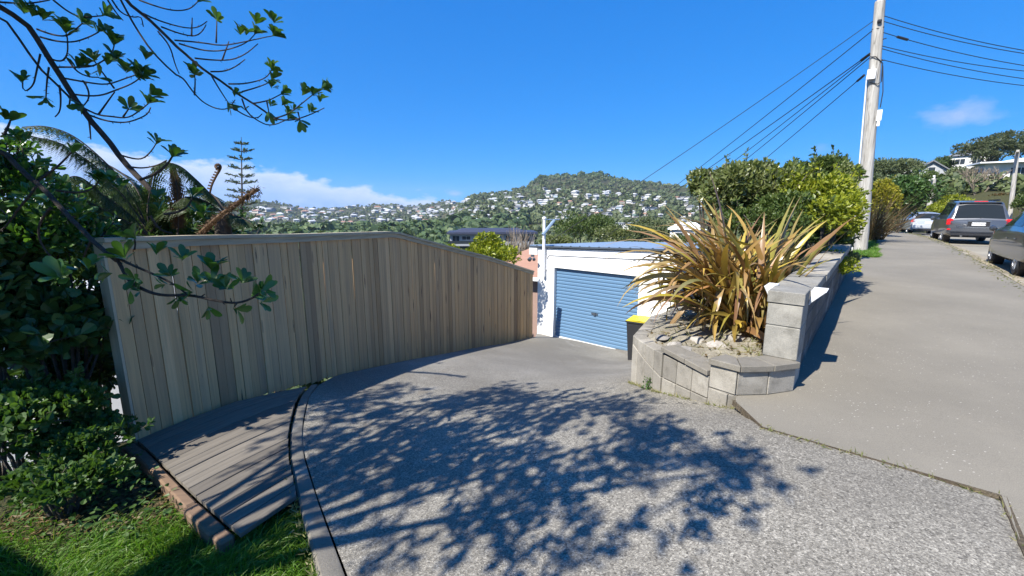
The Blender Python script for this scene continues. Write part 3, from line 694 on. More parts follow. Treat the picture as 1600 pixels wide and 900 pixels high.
# ------------------------------------------------------------------ garage
GZ = -1.955
def build_garage():
    p = nd(-7.08, 9.47, GZ)
    root = thing('garage', 'white flat-roofed garage with a blue roller door at the foot of the drive', 'garage', p, rotz=YAW)
    w = MB(); Wd, Dp = 3.80, 5.6; x0, x1 = .50, 3.02; dh = 1.985; HL, HR = 2.47, 2.60
    def hh(x): return HL+(HR-HL)*x/Wd
    def wallp(a, b, z0):                   # front wall piece between a and b from z0 up
        w.hexa([(a,0,z0),(b,0,z0),(b,.2,z0),(a,.2,z0),(a,0,hh(a)),(b,0,hh(b)),(b,.2,hh(b)),(a,.2,hh(a))])
    wallp(0, x0, -.3); wallp(x1, Wd, -.3); wallp(x0, x1, dh)
    w.hexa([(0,.2,-.3),(.2,.2,-.3),(.2,Dp,-.3),(0,Dp,-.3),(0,.2,HL),(.2,.2,HL),(.2,Dp,HL-.2),(0,Dp,HL-.2)])
    w.hexa([(Wd-.2,.2,-.3),(Wd,.2,-.3),(Wd,Dp,-.3),(Wd-.2,Dp,-.3),(Wd-.2,.2,HR),(Wd,.2,HR),(Wd,Dp,HR-.2),(Wd-.2,Dp,HR-.2)])
    w.box((.2, Dp-.2, -.3), (Wd-.2, Dp, HL-.21))
    w.build('wall', M['white'], root)
    w = MB(); w.box((x0+.001, .02, -.01), (x1-.001, .5, .0)); w.build('threshold', M['edging'], root)
    f = MB(); f.box((x0+.002, -.012, 0), (x0+.06, .10, dh-.002)); f.build('door_jamb', M['white'], root); f = MB(); f.box((x1-.06, -.012, 0), (x1-.002, .10, dh-.002)); f.build('door_jamb', M['white'], root)
    # corrugated curtain
    b = MB(); n = 21; G = []
    for i in range(n*6+1):
        z = .075+i*(dh-.08)/(n*6); ph = (i % 6)/6.0; y = .105-.018*(0 if ph in (0,) else (1 if .25 < ph < .9 else .6))
        G.append([(x0+.061, y, z), (x1-.061, y, z)])
    b.grid(G, flip=True); door = b.build('roller_door', M['blue'], root, smooth='auto')
    h = MB(); h.box((x0+.061, .07, .008), (x1-.061, .115, .074)); h.build('bottom_rail', M['whitepipe'], door)
    h = MB(); h.box((1.68,.068,.86),(1.86,.086,.90)); h.box((1.745,.05,.845),(1.80,.086,.915)); h.build('handle', M['gutter'], door)
    # roof, gutter and fascia
    r = MB(); ov = .27; pr = []
    def rp(x, y, dz): return (x, y, hh(x)+.06-.055*y*.75+dz)
    n = 64; G = []
    for k in range(n+1):
        x = -ov+(Wd+2*ov)*k/n; dz = .028 if k % 4 == 0 else 0
        G.append([rp(x, y, dz) for y in (-.05, 2.0, 4.0, Dp+.2)])
    r.grid(G); G2 = [[(p_[0], p_[1], p_[2]-.03) for p_ in row] for row in G]; r.grid(G2, flip=True)
    r.build('roof', M['roofblue'], root)
    g = MB(); g.hexa([(-ov,-.07,hh(-ov)+.03),(Wd+ov,-.07,hh(Wd+ov)+.03),(Wd+ov,-.052,hh(Wd+ov)+.03),(-ov,-.052,hh(-ov)+.03),(-ov,-.07,hh(-ov)+.075),(Wd+ov,-.07,hh(Wd+ov)+.075),(Wd+ov,-.052,hh(Wd+ov)+.075),(-ov,-.052,hh(-ov)+.075)])
    g.build('gutter', M['gutter'], root)
    g = MB(); g.hexa([(-ov,-.05,hh(-ov)-.17),(0,-.05,hh(0)-.17),(0,.35,hh(0)-.17),(-ov,.35,hh(-ov)-.17),(-ov,-.05,hh(-ov)+.02),(0,-.05,hh(0)+.02),(0,.35,hh(0)+.02),(-ov,.35,hh(-ov)+.02)])
    g.build('soffit_box', M['white'], root)
    c = MB(); c.tube([(.30,-.02,1.9),(.30,-.02,hh(.3)-.27),(.38,-.02,hh(.4)-.17),(1.8,-.02,hh(1.8)-.17),(Wd,-.02,hh(Wd)-.17)], .013, 6); c.build('conduit', M['whitepipe'], root)
    l = MB(); l.lathe([(.015,0),(.05,.02),(.055,.10),(.02,.11)], (-.13,-.15,hh(-.1)-.26), (0,-.75,-.5), 10); l.lathe([(.012,0),(.04,.02),(.045,.08),(.02,.09)], (-.03,-.15,hh(0)-.26), (.6,-.6,-.5), 10); l.box((-.12,-.17,hh(0)-.23),(-.03,-.12,hh(0)-.17)); l.build('flood_light', M['gutter'], root)
build_garage()
def build_mast():
    p = nd(-6.83, 9.40, GZ); root = thing('service_mast', 'white pole with a diagonal stay rising above the garage roof corner', 'pole', p)
    b = MB(); x, y, z = p; b.tube([(x,y,-.25),(x,y,.8),(x,y,1.30)], [.045,.042,.04], 10); b.lathe([(.05,0),(.058,.03),(.05,.06),(.02,.075)], (x,y,1.30), n=10); b.build('mast', M['whitepipe'], root)
    b = MB(); b.tube([at(848,367,11.45), at(866,344,11.75)], .04, 6); b.build('stay', M['roofblue'], root)
    b = MB(); b.tube([(x,y,1.30), at(866,343,11.75), at(874,343,11.9)], .012, 5); b.build('arm', M['roofblue'], root)
build_mast()
# ------------------------------------------------------------------ wheelie bin
def build_bin():
    p = np.array([2.90, 9.22, 0]); p[2] = zf(p[0], p[1])-.06
    root = thing('wheelie_bin', 'black wheelie bin with a yellow lid in front of the roller door', 'bin', p, rotz=YAW+R(8))
    b = MB(); b.hexa([(-.22,-.24,.05),(.22,-.24,.05),(.22,.22,.05),(-.22,.22,.05),(-.27,-.31,.93),(.27,-.31,.93),(.27,.21,.93),(-.27,.21,.93)]); b.box((-.29,-.33,.931),(.29,.23,.965)); b.build('body', M['bin'], root)
    b = MB(); b.grid([[(x,y,.968+.03*(1-(x/.29)**2)*(1-((y+.01)/.36)**4)) for y in np.linspace(-.30,.20,8)] for x in np.linspace(-.285,.285,8)], flip=True); b.box((-.285,-.33,.9655),(.285,-.302,.975)); b.box((-.285,.202,.9655),(.285,.23,.975)); b.build('lid', M['yellow'], root, smooth='auto')
    b = MB(); b.tube([(-.2,.28,.93),(.2,.28,.93)], .014, 6); b.box((-.2,.2,.90),(-.17,.29,.945)); b.box((.17,.2,.90),(.2,.29,.945)); b.build('handle', M['bin'], root)
    for s_ in (-1, 1):
        b = MB(); b.lathe([(.02,-.02),(.1,-.02),(.1,.02),(.02,.02)], (s_*.2,.19,.10), (1,0,0), 16); b.build('wheel', M['tyre'], root)
build_bin()
# ------------------------------------------------------------------ block planter and street wall
def bevel(me, off=.006):
    bm = bmesh.new(); bm.from_mesh(me); bmesh.ops.bevel(bm, geom=bm.edges[:], offset=off, segments=1, affect='EDGES'); bm.to_mesh(me); bm.free()
def blk(root, name, P8, mat, label=None, off=.004):
    off = min(off, .005); b = MB(); b.hexa(P8); me = b.mesh(name, [mat], ORG[root.name]); bevel(me, off); o = link(name, me, root)
    if label: o['label'] = label
    return o
PLc = smooth_poly(PL, 400, 0); PLs = np.concatenate([[0], np.cumsum(np.linalg.norm(np.diff(PLc, axis=0), axis=1))])
def plp(s): return np.array([np.interp(s, PLs, PLc[:, 0]), np.interp(s, PLs, PLc[:, 1])])
def pln(s):
    t = plp(s+.01)-plp(s-.01); t /= np.linalg.norm(t); return np.array([t[1], -t[0]])     # inward (away from the drive)
def arc_block(root, name, s0, s1, z0, z1, out, dep, mat, label=None, off=.006):
    """z0/z1: pairs of heights at the two ends"""
    P = []
    z0 = z0 if isinstance(z0, tuple) else (z0, z0); z1 = z1 if isinstance(z1, tuple) else (z1, z1)
    for zz in (z0, z1):
        a, b = plp(s0), plp(s1); na, nb = pln(s0), pln(s1)
        for p, q, z in ((b-nb*out, 0, zz[1]), (a-na*out, 0, zz[0]), (a+na*dep, 0, zz[0]), (b+nb*dep, 0, zz[1])): P.append((p[0], p[1], z))
    return blk(root, name, P, mat, label, off)
def build_planter():
    p = nd(-.55, 4.4, 0)
    root = thing('retaining_wall', 'curved grey concrete block planter wall with a square corner pier at the footpath edge', 'wall', p)
    Ls = PLs[-1]; sR = .80                      # right hand section is 2 courses under a coping
    rg = random.Random(4)
    # mortar core, slightly recessed
    core = MB(); G = []
    for s in np.linspace(0.005, Ls-.003, 50):
        q = plp(s); n = pln(s); t = .262 if s < sR-.01 else np.interp(s, [sR, sR+.5, Ls], [.155, .145, .13]); zb = min(zf(*q), .0)-.15
        if s > sR+.55: t = np.interp(s, [sR+.55, Ls], [.13, .15])
        G.append([(q[0]+n[0]*o, q[1]+n[1]*o, z) for o, z in ((.03, zb), (.03, t), (.12, t), (.12, zb))])
    core.grid(G); core.add([G[-1][i] for i in range(4)], [(3,2,1,0)]); core.add([G[0][i] for i in range(4)], [(0,1,2,3)]); core.build('mortar', M['mortar'], root)
    zg = lambda s: float(zf(*plp(s)))-.06
    cuts = [0.0, .285, .56, .80]
    for i in range(3):
        a, b = cuts[i]+.004, cuts[i+1]-.004
        arc_block(root, 'block', a, b, .055, .262, .002, .14, M['block'])
    cuts = [0.0, .19, .40, .62, .80]
    for i in range(4):
        a, b = cuts[i]+.004, cuts[i+1]-.004
        arc_block(root, 'block', a, b, (zg(a), zg(b)), .046, .006, .14, M['blockwhite'] if i == 0 else M['block'], 'whitewashed block' if i == 0 else None)
    for i in range(3):                          # coping over the right section
        a, b = [-.01, .27, .545, .80][i]+.003, [-.01, .27, .545, .80][i+1]-.003
        arc_block(root, 'coping_stone', a, b, .268, .322, .035, .20, M['coping'], None, .010)
    # middle section: lower, its coping tipped forward
    cuts = [.80, 1.0, 1.2, 1.4]
    for i in range(3):
        a, b = cuts[i]+.004, cuts[i+1]-.004; f = lambda s: np.interp(s, [.8, 1.4], [-.055, -.09])
        arc_block(root, 'block', a, b, (f(a), f(b)), (.148, .148), .003, .14, M['block'])
        arc_block(root, 'block', a, b, (zg(a), zg(b)), (f(a)-.009, f(b)-.009), .005, .14, M['block'])
    cuts = [.80, 1.08, 1.42]
    for i in range(2):
        a, b = cuts[i]+.003, cuts[i+1]-.003; t = lambda s: np.interp(s, [.8, 1.4], [.155, .185])
        arc_block(root, 'coping_stone', a, b, (t(a), t(b)), (t(a)+.05, t(b)+.05), .03, .19, M['coping'], None, .010)
    # left section of plain render
    cuts = [1.42, 1.56, 1.74, 1.92, Ls-.002]
    cuts = [c for c in cuts if c < Ls-.05]+[Ls-.002]
    for i in range(len(cuts)-1):
        a, b = cuts[i]+.004, cuts[i+1]-.004; f = lambda s: np.interp(s, [1.4, Ls], [-.10, .06])
        arc_block(root, 'block', a, b, (f(a), f(b)), .15, .002, .15, M['block'])
        arc_block(root, 'block', a, b, (zg(a), zg(b)), (f(a)-.008, f(b)-.008), .004, .15, M['block'])
    # straight return towards the garage
    q0 = plp(Ls); q1 = np.array([3.2, 8.75]); L2 = np.linalg.norm(q1-q0); t = (q1-q0)/L2; n = np.array([t[1], -t[0]]); k = 10
    for i in range(k):
        a = q0+t*(L2*i/k+.004); b = q0+t*(L2*(i+1)/k-.004); za, zb_ = zf(*a)-.1, zf(*b)-.1; zt = np.interp(i, [0, 4, k], [.15, -.02, -.55]); ztb = np.interp(i+1, [0, 4, k], [.15, -.02, -.55])
        P = [(*b, zb_), (*a, za), (*(a+n*.15), za), (*(b+n*.15), zb_), (*b, ztb), (*a, zt), (*(a+n*.15), zt), (*(b+n*.15), ztb)]
        blk(root, 'block', P, M['block'])
    # pier
    n0, n1 = -.655, -.400
    def nb(na, nb_, da, db, za, zb_, mat, name='pier_block', label=None, off=.007):
        P = [nd(na, da, za), nd(nb_, da, za), nd(nb_, db, za), nd(na, db, za), nd(na, da, zb_), nd(nb_, da, zb_), nd(nb_, db, zb_), nd(na, db, zb_)]
        return blk(root, name, P, mat, label, off)
    nb(n0, n1, 4.205, 4.60, .323, .598, M['blockgrey']); nb(n0, n1, 4.205, 4.60, .607, .795, M['blockgrey'])
    nb(n0+.004, n1-.004, 4.215, 4.59, -.1, .80, M['mortar'], 'mortar')
    nb(n0-.008, n1+.008, 4.195, 4.52, .802, .905, M['blockgrey'], 'pier_cap')
    # white painted block ends behind the pier
    for a, b, c in ((-.755, n0-.012, n0-.012), (n1+.012, -.275, -.39)):
        lo = (a, b) if a < n0 else (a, c)
        P = [nd(a if a > n0 else b-.03, 4.54, .76), nd(b if a < n0 else c, 4.54, .76), nd(b if a < n0 else c, 4.78, .76), nd(a if a > n0 else b-.03, 4.78, .76), nd(a, 4.53, .885), nd(b, 4.53, .885), nd(b, 4.78, .885), nd(a, 4.78, .885)]
        blk(root, 'painted_block', P, M['blockwhite'], 'white painted block end')
    root2 = thing('street_wall', 'long low concrete block wall running up the footpath behind the flax', 'wall', nd(-.55, 8, 0))
    def wb(na, nb_, da, db, za, zb_, mat, name, off=.007):
        P = [nd(na, da, za), nd(nb_, da, za), nd(nb_, db, za), nd(na, db, za), nd(na, da, zb_), nd(nb_, da, zb_), nd(nb_, db, zb_), nd(na, db, zb_)]
        return blk(root2, name, P, mat, None, off)
    for c in range(4):
        d = 4.62-(.2 if c % 2 else 0); 
        while d < 12:
            a, b = max(d, 4.62)+.004, d+.396; z = .01*d
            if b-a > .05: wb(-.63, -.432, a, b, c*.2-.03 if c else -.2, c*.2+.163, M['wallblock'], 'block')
            d += .4
    wb(-.62, -.442, 4.625, 12, -.1, .765, M['mortar'], 'mortar')
    d = 4.62
    while d < 12:
        j = rg.uniform(-.006, .006); wb(-.70+j, -.385+j, d+.004, d+.436, .775+j*.4, .868+j*.4, M['blockgrey'] if rg.random() < .6 else M['block'], 'capping_block', .01); d += .44
build_planter()
def build_bed():
    # soil surface inside the planter, rising to the street wall, then the bank beyond it
    G = []
    t_in = [plp(s)+pln(s)*.13 for s in np.linspace(0.0, PLs[-1], 34)]
    q0 = plp(PLs[-1]); q1 = np.array([3.2, 8.75]); tt = (q1-q0)/np.linalg.norm(q1-q0); nn = np.array([tt[1], -tt[0]])
    t_in += [q0+tt*k+nn*.13 for k in np.linspace(.2, 4.3, 22)]
    t_in = np.array(t_in); back = poly_interp([nd(-.60, 4.35)[:2], nd(-.60, 7)[:2], nd(-.6, 12.5)[:2]], np.linspace(0, 1, len(t_in)))
    rg = np.random.default_rng(4)
    for k, (a, b) in enumerate(zip(t_in, back)):
        row = []; za = .12 if k < 34 else np.interp(k, [34, 44, 55], [.12, -.05, -.6]); zb_ = np.interp(k, [0, 30, 55], [.2, .38, .45])
        for u in np.linspace(0, 1, 16):
            p = a*(1-u)+b*u; z = za+(zb_-za)*(u**.7)+rg.normal()*.012; row.append((p[0], p[1], z))
        G.append(row)
    b = MB(); b.grid(G, flip=False); tag(b.build('planter_soil', M['bedsoil'], smooth=True), kind='structure')
    return np.array(G)
BED = build_bed()
def rock(name, c, r, seed, mat, flat=.6):
    rg = np.random.default_rng(seed); bm = bmesh.new(); bmesh.ops.create_icosphere(bm, subdivisions=2, radius=1)
    k = rg.normal(size=(6, 3)); k = norm(k); cut = rg.uniform(.55, .85, 6); sc_ = rg.uniform(.75, 1.25, 3)*r; sc_[2] *= flat
    for v in bm.verts:
        p = np.array(v.co); 
        for q, h in zip(k, cut):
            e = p@q
            if e > h: p = p-q*(e-h)
        v.co = Vector(p*sc_+rg.normal(size=3)*r*.02)
    me = bpy.data.meshes.new(name); bm.to_mesh(me); bm.free(); me.materials.append(mat); autosmooth(me, 25)
    o = bpy.data.objects.new(name, me); C.objects.link(o); o.location = tuple(c); o.rotation_euler = (rg.uniform(-.3,.3), rg.uniform(-.3,.3), rg.uniform(0,6)); return o
_rk = [(1068,548,.11,'flat grey stone lying at the left of the planter bed behind the coping'),(1052,535,.08,'small pale stone beside the planter coping near the bin'),(1120,536,.10,'brown flat stone behind the curved coping in the planter'),(1150,528,.12,'large pale stone under the flax leaves in the planter'),(1088,527,.09,'rounded stone in the dry planter bed below the drooping flax'),(1180,532,.07,'small stone beside the corner pier in the planter'),(1035,524,.09,'grey stone at the far left end of the planter')]
for i, (px, py, r_, lb) in enumerate(_rk):
    q = atz(px, py, .2); o = rock('stone', (q[0], q[1], .17), r_, i, M['stone']); tag(o, lb, 'stone', 'stones in the planter bed')
# ------------------------------------------------------------------ flax
def ribbon(base, az, el0, length, width, droop, twist, seg=11, kink=None, side=0.0):
    """a strap leaf: starts at elevation el0, bends over by droop (radians in all)"""
    p = np.array(base, float); el = el0; a = az; ds = length/seg; pts = [p.copy()]; dirs = []
    for i in range(seg):
        t = (i+.5)/seg; el_ = el0-droop*(t**1.7)
        if kink and t > kink[0]: el_ -= kink[1]
        a_ = az+side*t; d = np.array([math.sin(a_)*math.cos(el_), math.cos(a_)*math.cos(el_), math.sin(el_)]); dirs.append(d); p = p+d*ds; pts.append(p.copy())
    dirs.append(dirs[-1]); V = []; UV = []
    for i, (q, d) in enumerate(zip(pts, dirs)):
        t = i/seg; w = width*(.55+.45*min(1, t*3.5))*(1 if t < .55 else max(.03, 1-((t-.55)/.45)**1.6))
        r = np.cross(d, [0,0,1.]); r = r/(np.linalg.norm(r)+1e-6) if np.linalg.norm(r) > .05 else np.array([math.cos(az), -math.sin(az), 0])
        n = np.cross(r, d); tw = twist*t; r2 = r*math.cos(tw)+n*math.sin(tw); n2 = np.cross(r2, d); f = .45*(1-t)+.12
        for s_ in (-1, 0, 1): V.append(q+r2*(s_*w/2)+(n2*(abs(s_)*w*f*.5))); UV.append(((s_+1)/2, t))
    F = []
    for i in range(seg):
        for j in range(2): F.append((i*3+j, i*3+j+1, (i+1)*3+j+1, (i+1)*3+j))
    return np.array(V), F, UV
def ribbon_obj(name, rb, parent, mat, cloc):
    V, F, UV = rb; me = mesh_np(name, V-np.asarray(cloc), [i for f in F for i in f], np.arange(len(F))*4, [mat], smooth=True)
    uv = me.uv_layers.new(name='UVMap'); lv = np.zeros(len(me.loops), np.int32); me.loops.foreach_get('vertex_index', lv)
    uv.data.foreach_set('uv', np.array(UV, np.float32)[lv].ravel()); return link(name, me, parent, cloc)
def build_flax():
    c = np.array([2.88, 5.1, .22]); rg = np.random.default_rng(11)
    root = thing('flax_bush', 'large bronze and yellow flax with long arching strap leaves in the planter', 'flax', c)
    def leaf(b, az, el, L, w, dr, tw=.3, kink=None, side=0.):
        rb = ribbon(b, az, el, L, w, dr, tw, kink=kink, side=side); V = rb[0]
        if np.any((V[:, 0]*NV[0]+V[:, 1]*NV[1] > -.42) & (V[:, 2] < 1.0)): return False    # none droop through the wall
        ribbon_obj('flax_leaf', rb, root, M['flax'], b); return True
    i = tries = 0
    while i < 284 and tries < 4000:
        tries += 1; fa = rg.uniform(0, 6.28); q = rg.uniform(.2, 1)**.6; fb = c+np.array([math.cos(fa)*.44*q-.06, math.sin(fa)*.36*q, rg.uniform(-.06, .02)])
        az = rg.normal(-88, 52) if i < 150 else rg.uniform(-180, 180); az = (az+180) % 360-180; up = rg.random(); right = 8 < az < 179
        if up < .30 or right: el = R(rg.uniform(64, 87)); L = rg.uniform(1.25, 1.9); dr = rg.uniform(.3, 1.5); L *= .82 if right else 1
        elif up < .76: el = R(rg.uniform(46, 72)); L = rg.uniform(1.25, 2.0); dr = rg.uniform(1.0, 2.3)
        else: el = R(rg.uniform(24, 55)); L = rg.uniform(.8, 1.5); dr = rg.uniform(.9, 2.1)
        if right: dr = min(dr, .9)
        if abs(az) > 120: L *= .85
        kk = (rg.uniform(.5, .75), rg.uniform(.6, 1.5)) if rg.random() < .3 and not right else None
        if leaf(fb, R(az), el, L, rg.uniform(.042, .078), dr, rg.normal(0, .9), kk, rg.normal(0, .25)): i += 1
    # individual leaves that stand out
    for b, az, el, L, w, dr, tw in [((3.25,5.2,.32), 57, 38, 2.5, .085, .45, .4), ((3.2,5.25,.35), 62, 44, 1.8, .07, .5, .2), ((3.05,5.1,.25), -10, 80, 1.70, .06, 1.0, .3), ((3.1,5.12,.25), 60, 84, 1.62, .07, .6, .6), ((2.95,5.0,.25), 60, 82, 1.6, .08, .5, .5), ((2.95,5.0,.22), -60, 74, 1.95, .085, 1.6, .2),
                                    ((2.7,4.9,.2), -105, 52, 1.95, .085, 1.35, .3), ((2.65,4.85,.2), -120, 45, 1.9, .08, 1.45, .2), ((2.8,4.75,.2), -150, 40, 1.05, .09, 1.35, .3), ((3.0,4.7,.2), 170, 50, .95, .10, 1.7, .3), ((2.85,4.7,.2), -165, 62, 1.2, .075, 1.9, .2),
                                    ((3.1,4.75,.22), -178, 60, .9, .085, 2.4, .1), ((2.6,4.9,.2), -95, 60, 2.0, .085, 1.55, .2), ((2.6,5.0,.2), -80, 66, 2.05, .08, 1.7, .1), ((2.9,5.0,.22), -30, 72, 1.75, .09, .5, .5), ((3.1,5.1,.22), 60, 78, 1.5, .08, .5, .4), ((2.55,4.8,.2), -112, 38, 1.7, .08, 1.1, .3)]:
        leaf(np.array(b), R(az), R(el), L, w, R(0)+dr, tw)
    d = MB()
    for k in range(9):
        a = k*2.4; d.tube([c+np.array([math.cos(a)*.2, math.sin(a)*.2, -.2]), c+np.array([math.cos(a)*.22, math.sin(a)*.22, .12])], [.07, .05], 7)
    d.build('rootstock', M['bark'], root)
    # a handful of young green shoots
    sp_ = thing('shoot_clump', 'small bright green shoots at the foot of the flax beside the pier', 'plant', (2.98, 4.42, .2)); P = np.array([[2.98,4.42,.18]])+RNG.normal(size=(26,3))*np.array([.05,.05,.01])
    leaf_obj('blades', M['grass'], sp_, P, np.column_stack([RNG.normal(size=(26,2))*.5, np.ones(26)]), rdir(26), RNG.uniform(.1,.2,26), .014, 'blade')
build_flax()
def scatter_bed():
    rg = np.random.default_rng(8); n = 1500; k = rg.integers(0, BED.shape[0]-1, n); j = rg.integers(0, BED.shape[1]-1, n); u, v = rg.random((2, n, 1))
    P = BED[k, j]*(1-u)*(1-v)+BED[k+1, j]*u*(1-v)+BED[k, j+1]*(1-u)*v+BED[k+1, j+1]*u*v
    cl = rg.random(n); o = leaf_obj('dry_grass', M['drygrass'], None, P, np.column_stack([rg.normal(size=(n, 2)), rg.uniform(.2, 1.2, n)]), rdir(n), rg.uniform(.05, .16, n), rg.uniform(.006, .012, n), 'blade', droop=.3); o['kind'] = 'stuff'
    n = 900; k = rg.integers(0, 46, n); j = rg.integers(0, BED.shape[1]-1, n); P = BED[k, j]+rg.normal(size=(n, 3))*np.array([.04, .04, 0])+[0, 0, .012]
    o = leaf_obj('dead_leaf_litter', M['rust'], None, P, np.column_stack([rg.normal(size=(n, 2)), rg.normal(size=n)*.15]), np.tile([0, 0, 1.], (n, 1))+rg.normal(size=(n, 3))*.3, rg.uniform(.03, .09, n), rg.uniform(.012, .03, n), 'rhomb'); o['kind'] = 'stuff'
scatter_bed()
# ------------------------------------------------------------------ bushes and trees
def crown_pts(c, rad, nl, n, seed, lobe=(.3, .48), inner=.62, flat=0.0, shellj=.12):
    rg = np.random.default_rng(seed); c = np.array(c, float); rad = np.array(rad, float)
    lc = norm(rg.normal(size=(nl, 3))); lc[:, 2] = np.where(lc[:, 2] < -.35, -lc[:, 2]*.6, lc[:, 2]); lc = lc*(inner*rg.uniform(.55, 1.08, (nl, 1)))
    lr = rg.uniform(*lobe, nl); w = lr**2/np.sum(lr**2); k = rg.choice(nl, n, p=w)
    o = norm(rg.normal(size=(n, 3))); o[:, 2] = np.where(o[:, 2] < -.5, -o[:, 2], o[:, 2]); rr = lr[k]*(1-np.abs(rg.normal(size=n))*shellj*2)
    L = lc[k]+o*rr[:, None]*np.array([1, 1, 1-flat]); return c+L*rad, o, c+lc*rad, lr
def crown(parent, mat, c, rad, nl, n, leaf, seed, name='crown', shape='rhomb', lobe=(.3,.48), inner=.62, flat=0., spread=.8, asp=.5, upb=.35, fold=.2):
    rg = np.random.default_rng(seed+99); P, O, lc, lr = crown_pts(c, rad, nl, n, seed, lobe, inner, flat)
    D = O+rg.normal(size=(n, 3))*spread+[0, 0, upb]; U = O+rg.normal(size=(n, 3))*.5; Ln = leaf*rg.uniform(.6, 1.3, n)
    o = leaf_obj(name, mat, parent, P, D, U, Ln, Ln*asp, shape, fold); return o, lc
def bush(name, label, cat, base, c, rad, mat, n, leaf, seed, nl=14, group=None, stem=M['bark'], sr=.03, shape='rhomb', stems=7, shoots=70, **k):
    k.setdefault('lobe', (.2, .40)); k.setdefault('inner', .70)
    root = thing(name, label, cat, base, group); o, lc = crown(root, mat, c, rad, nl, n, leaf, seed, shape=shape, **k)
    b = MB(); base = np.array(base, float); rg = random.Random(seed)
    for q in lc[:stems]:
        m = (base+q)/2+np.array([rg.uniform(-.1, .1)*rad[0], rg.uniform(-.1, .1)*rad[1], rg.uniform(0, .1)*rad[2]]); b.tube([base+np.array([rg.uniform(-1,1), rg.uniform(-1,1), 0])*sr*1.5-[0,0,.15], m, q], [sr, sr*.7, sr*.3], 5)
    if shoots:
        rs = np.random.default_rng(seed+5); P0, O0, _, _ = crown_pts(c, rad, nl, shoots, seed+1, lobe=k['lobe'], inner=k['inner']); Pl, Dl = [], []; sz = float(np.mean(rad))
        for p0, o0 in zip(P0, O0):
            d = norm(o0+np.array([0,0,.7])+rs.normal(size=3)*.45); L = sz*rs.uniform(.12, .36); p1 = p0+d*L*.5+rs.normal(size=3)*L*.06; p2 = p0+d*L; b.tube([p0-d*L*.4, p1, p2], [leaf*.07, leaf*.055, leaf*.03], 3, cap=False)
            for t_ in np.linspace(.25, 1.05, int(6+L/leaf*2)): Pl.append(p0+d*L*t_); Dl.append(d*.7+rs.normal(size=3)*.75)
        Pl = np.array(Pl); m_ = len(Pl); Ll = leaf*rs.uniform(.6, 1.15, m_); leaf_obj('shoot_leaves', mat, root, Pl, np.array(Dl), rs.normal(size=(m_, 3)), Ll, Ll*k.get('asp', .5), shape, .2)
    b.build('stem', stem, root); return root
def tree(name, label, base, c, rad, mat, n, leaf, seed, nl=22, group=None, tr=.25, bark=M['bark'], cat='tree', limbs=8, **k):
    k.setdefault('lobe', (.2, .42)); k.setdefault('inner', .68)
    root = thing(name, label, cat, base, group); o, lc = crown(root, mat, c, rad, nl, n, leaf, seed, **k)
    b = MB(); base = np.array(base, float); c = np.array(c, float); rg = random.Random(seed)
    f = base*.45+c*.55; f[2] = base[2]*.5+(c[2]-rad[2]*.3)*.5; m = (base+f)/2+np.array([rg.uniform(-1, 1)*tr, rg.uniform(-1, 1)*tr, 0])
    b.tube([base-[0, 0, .4], m, f], [tr, tr*.8, tr*.65], 8); b.build('trunk', bark, root)
    b = MB()
    for q in lc[:limbs]:
        m = (f+q)/2+np.array([0, 0, rg.uniform(.0, .15)*rad[2]]); b.tube([f-[0, 0, .02], m, q], [tr*.5, tr*.3, tr*.12], 6)
    b.build('limbs', bark, root); return root
def gpt(px, py, F, dz=0): q = at(px, py, F); return q
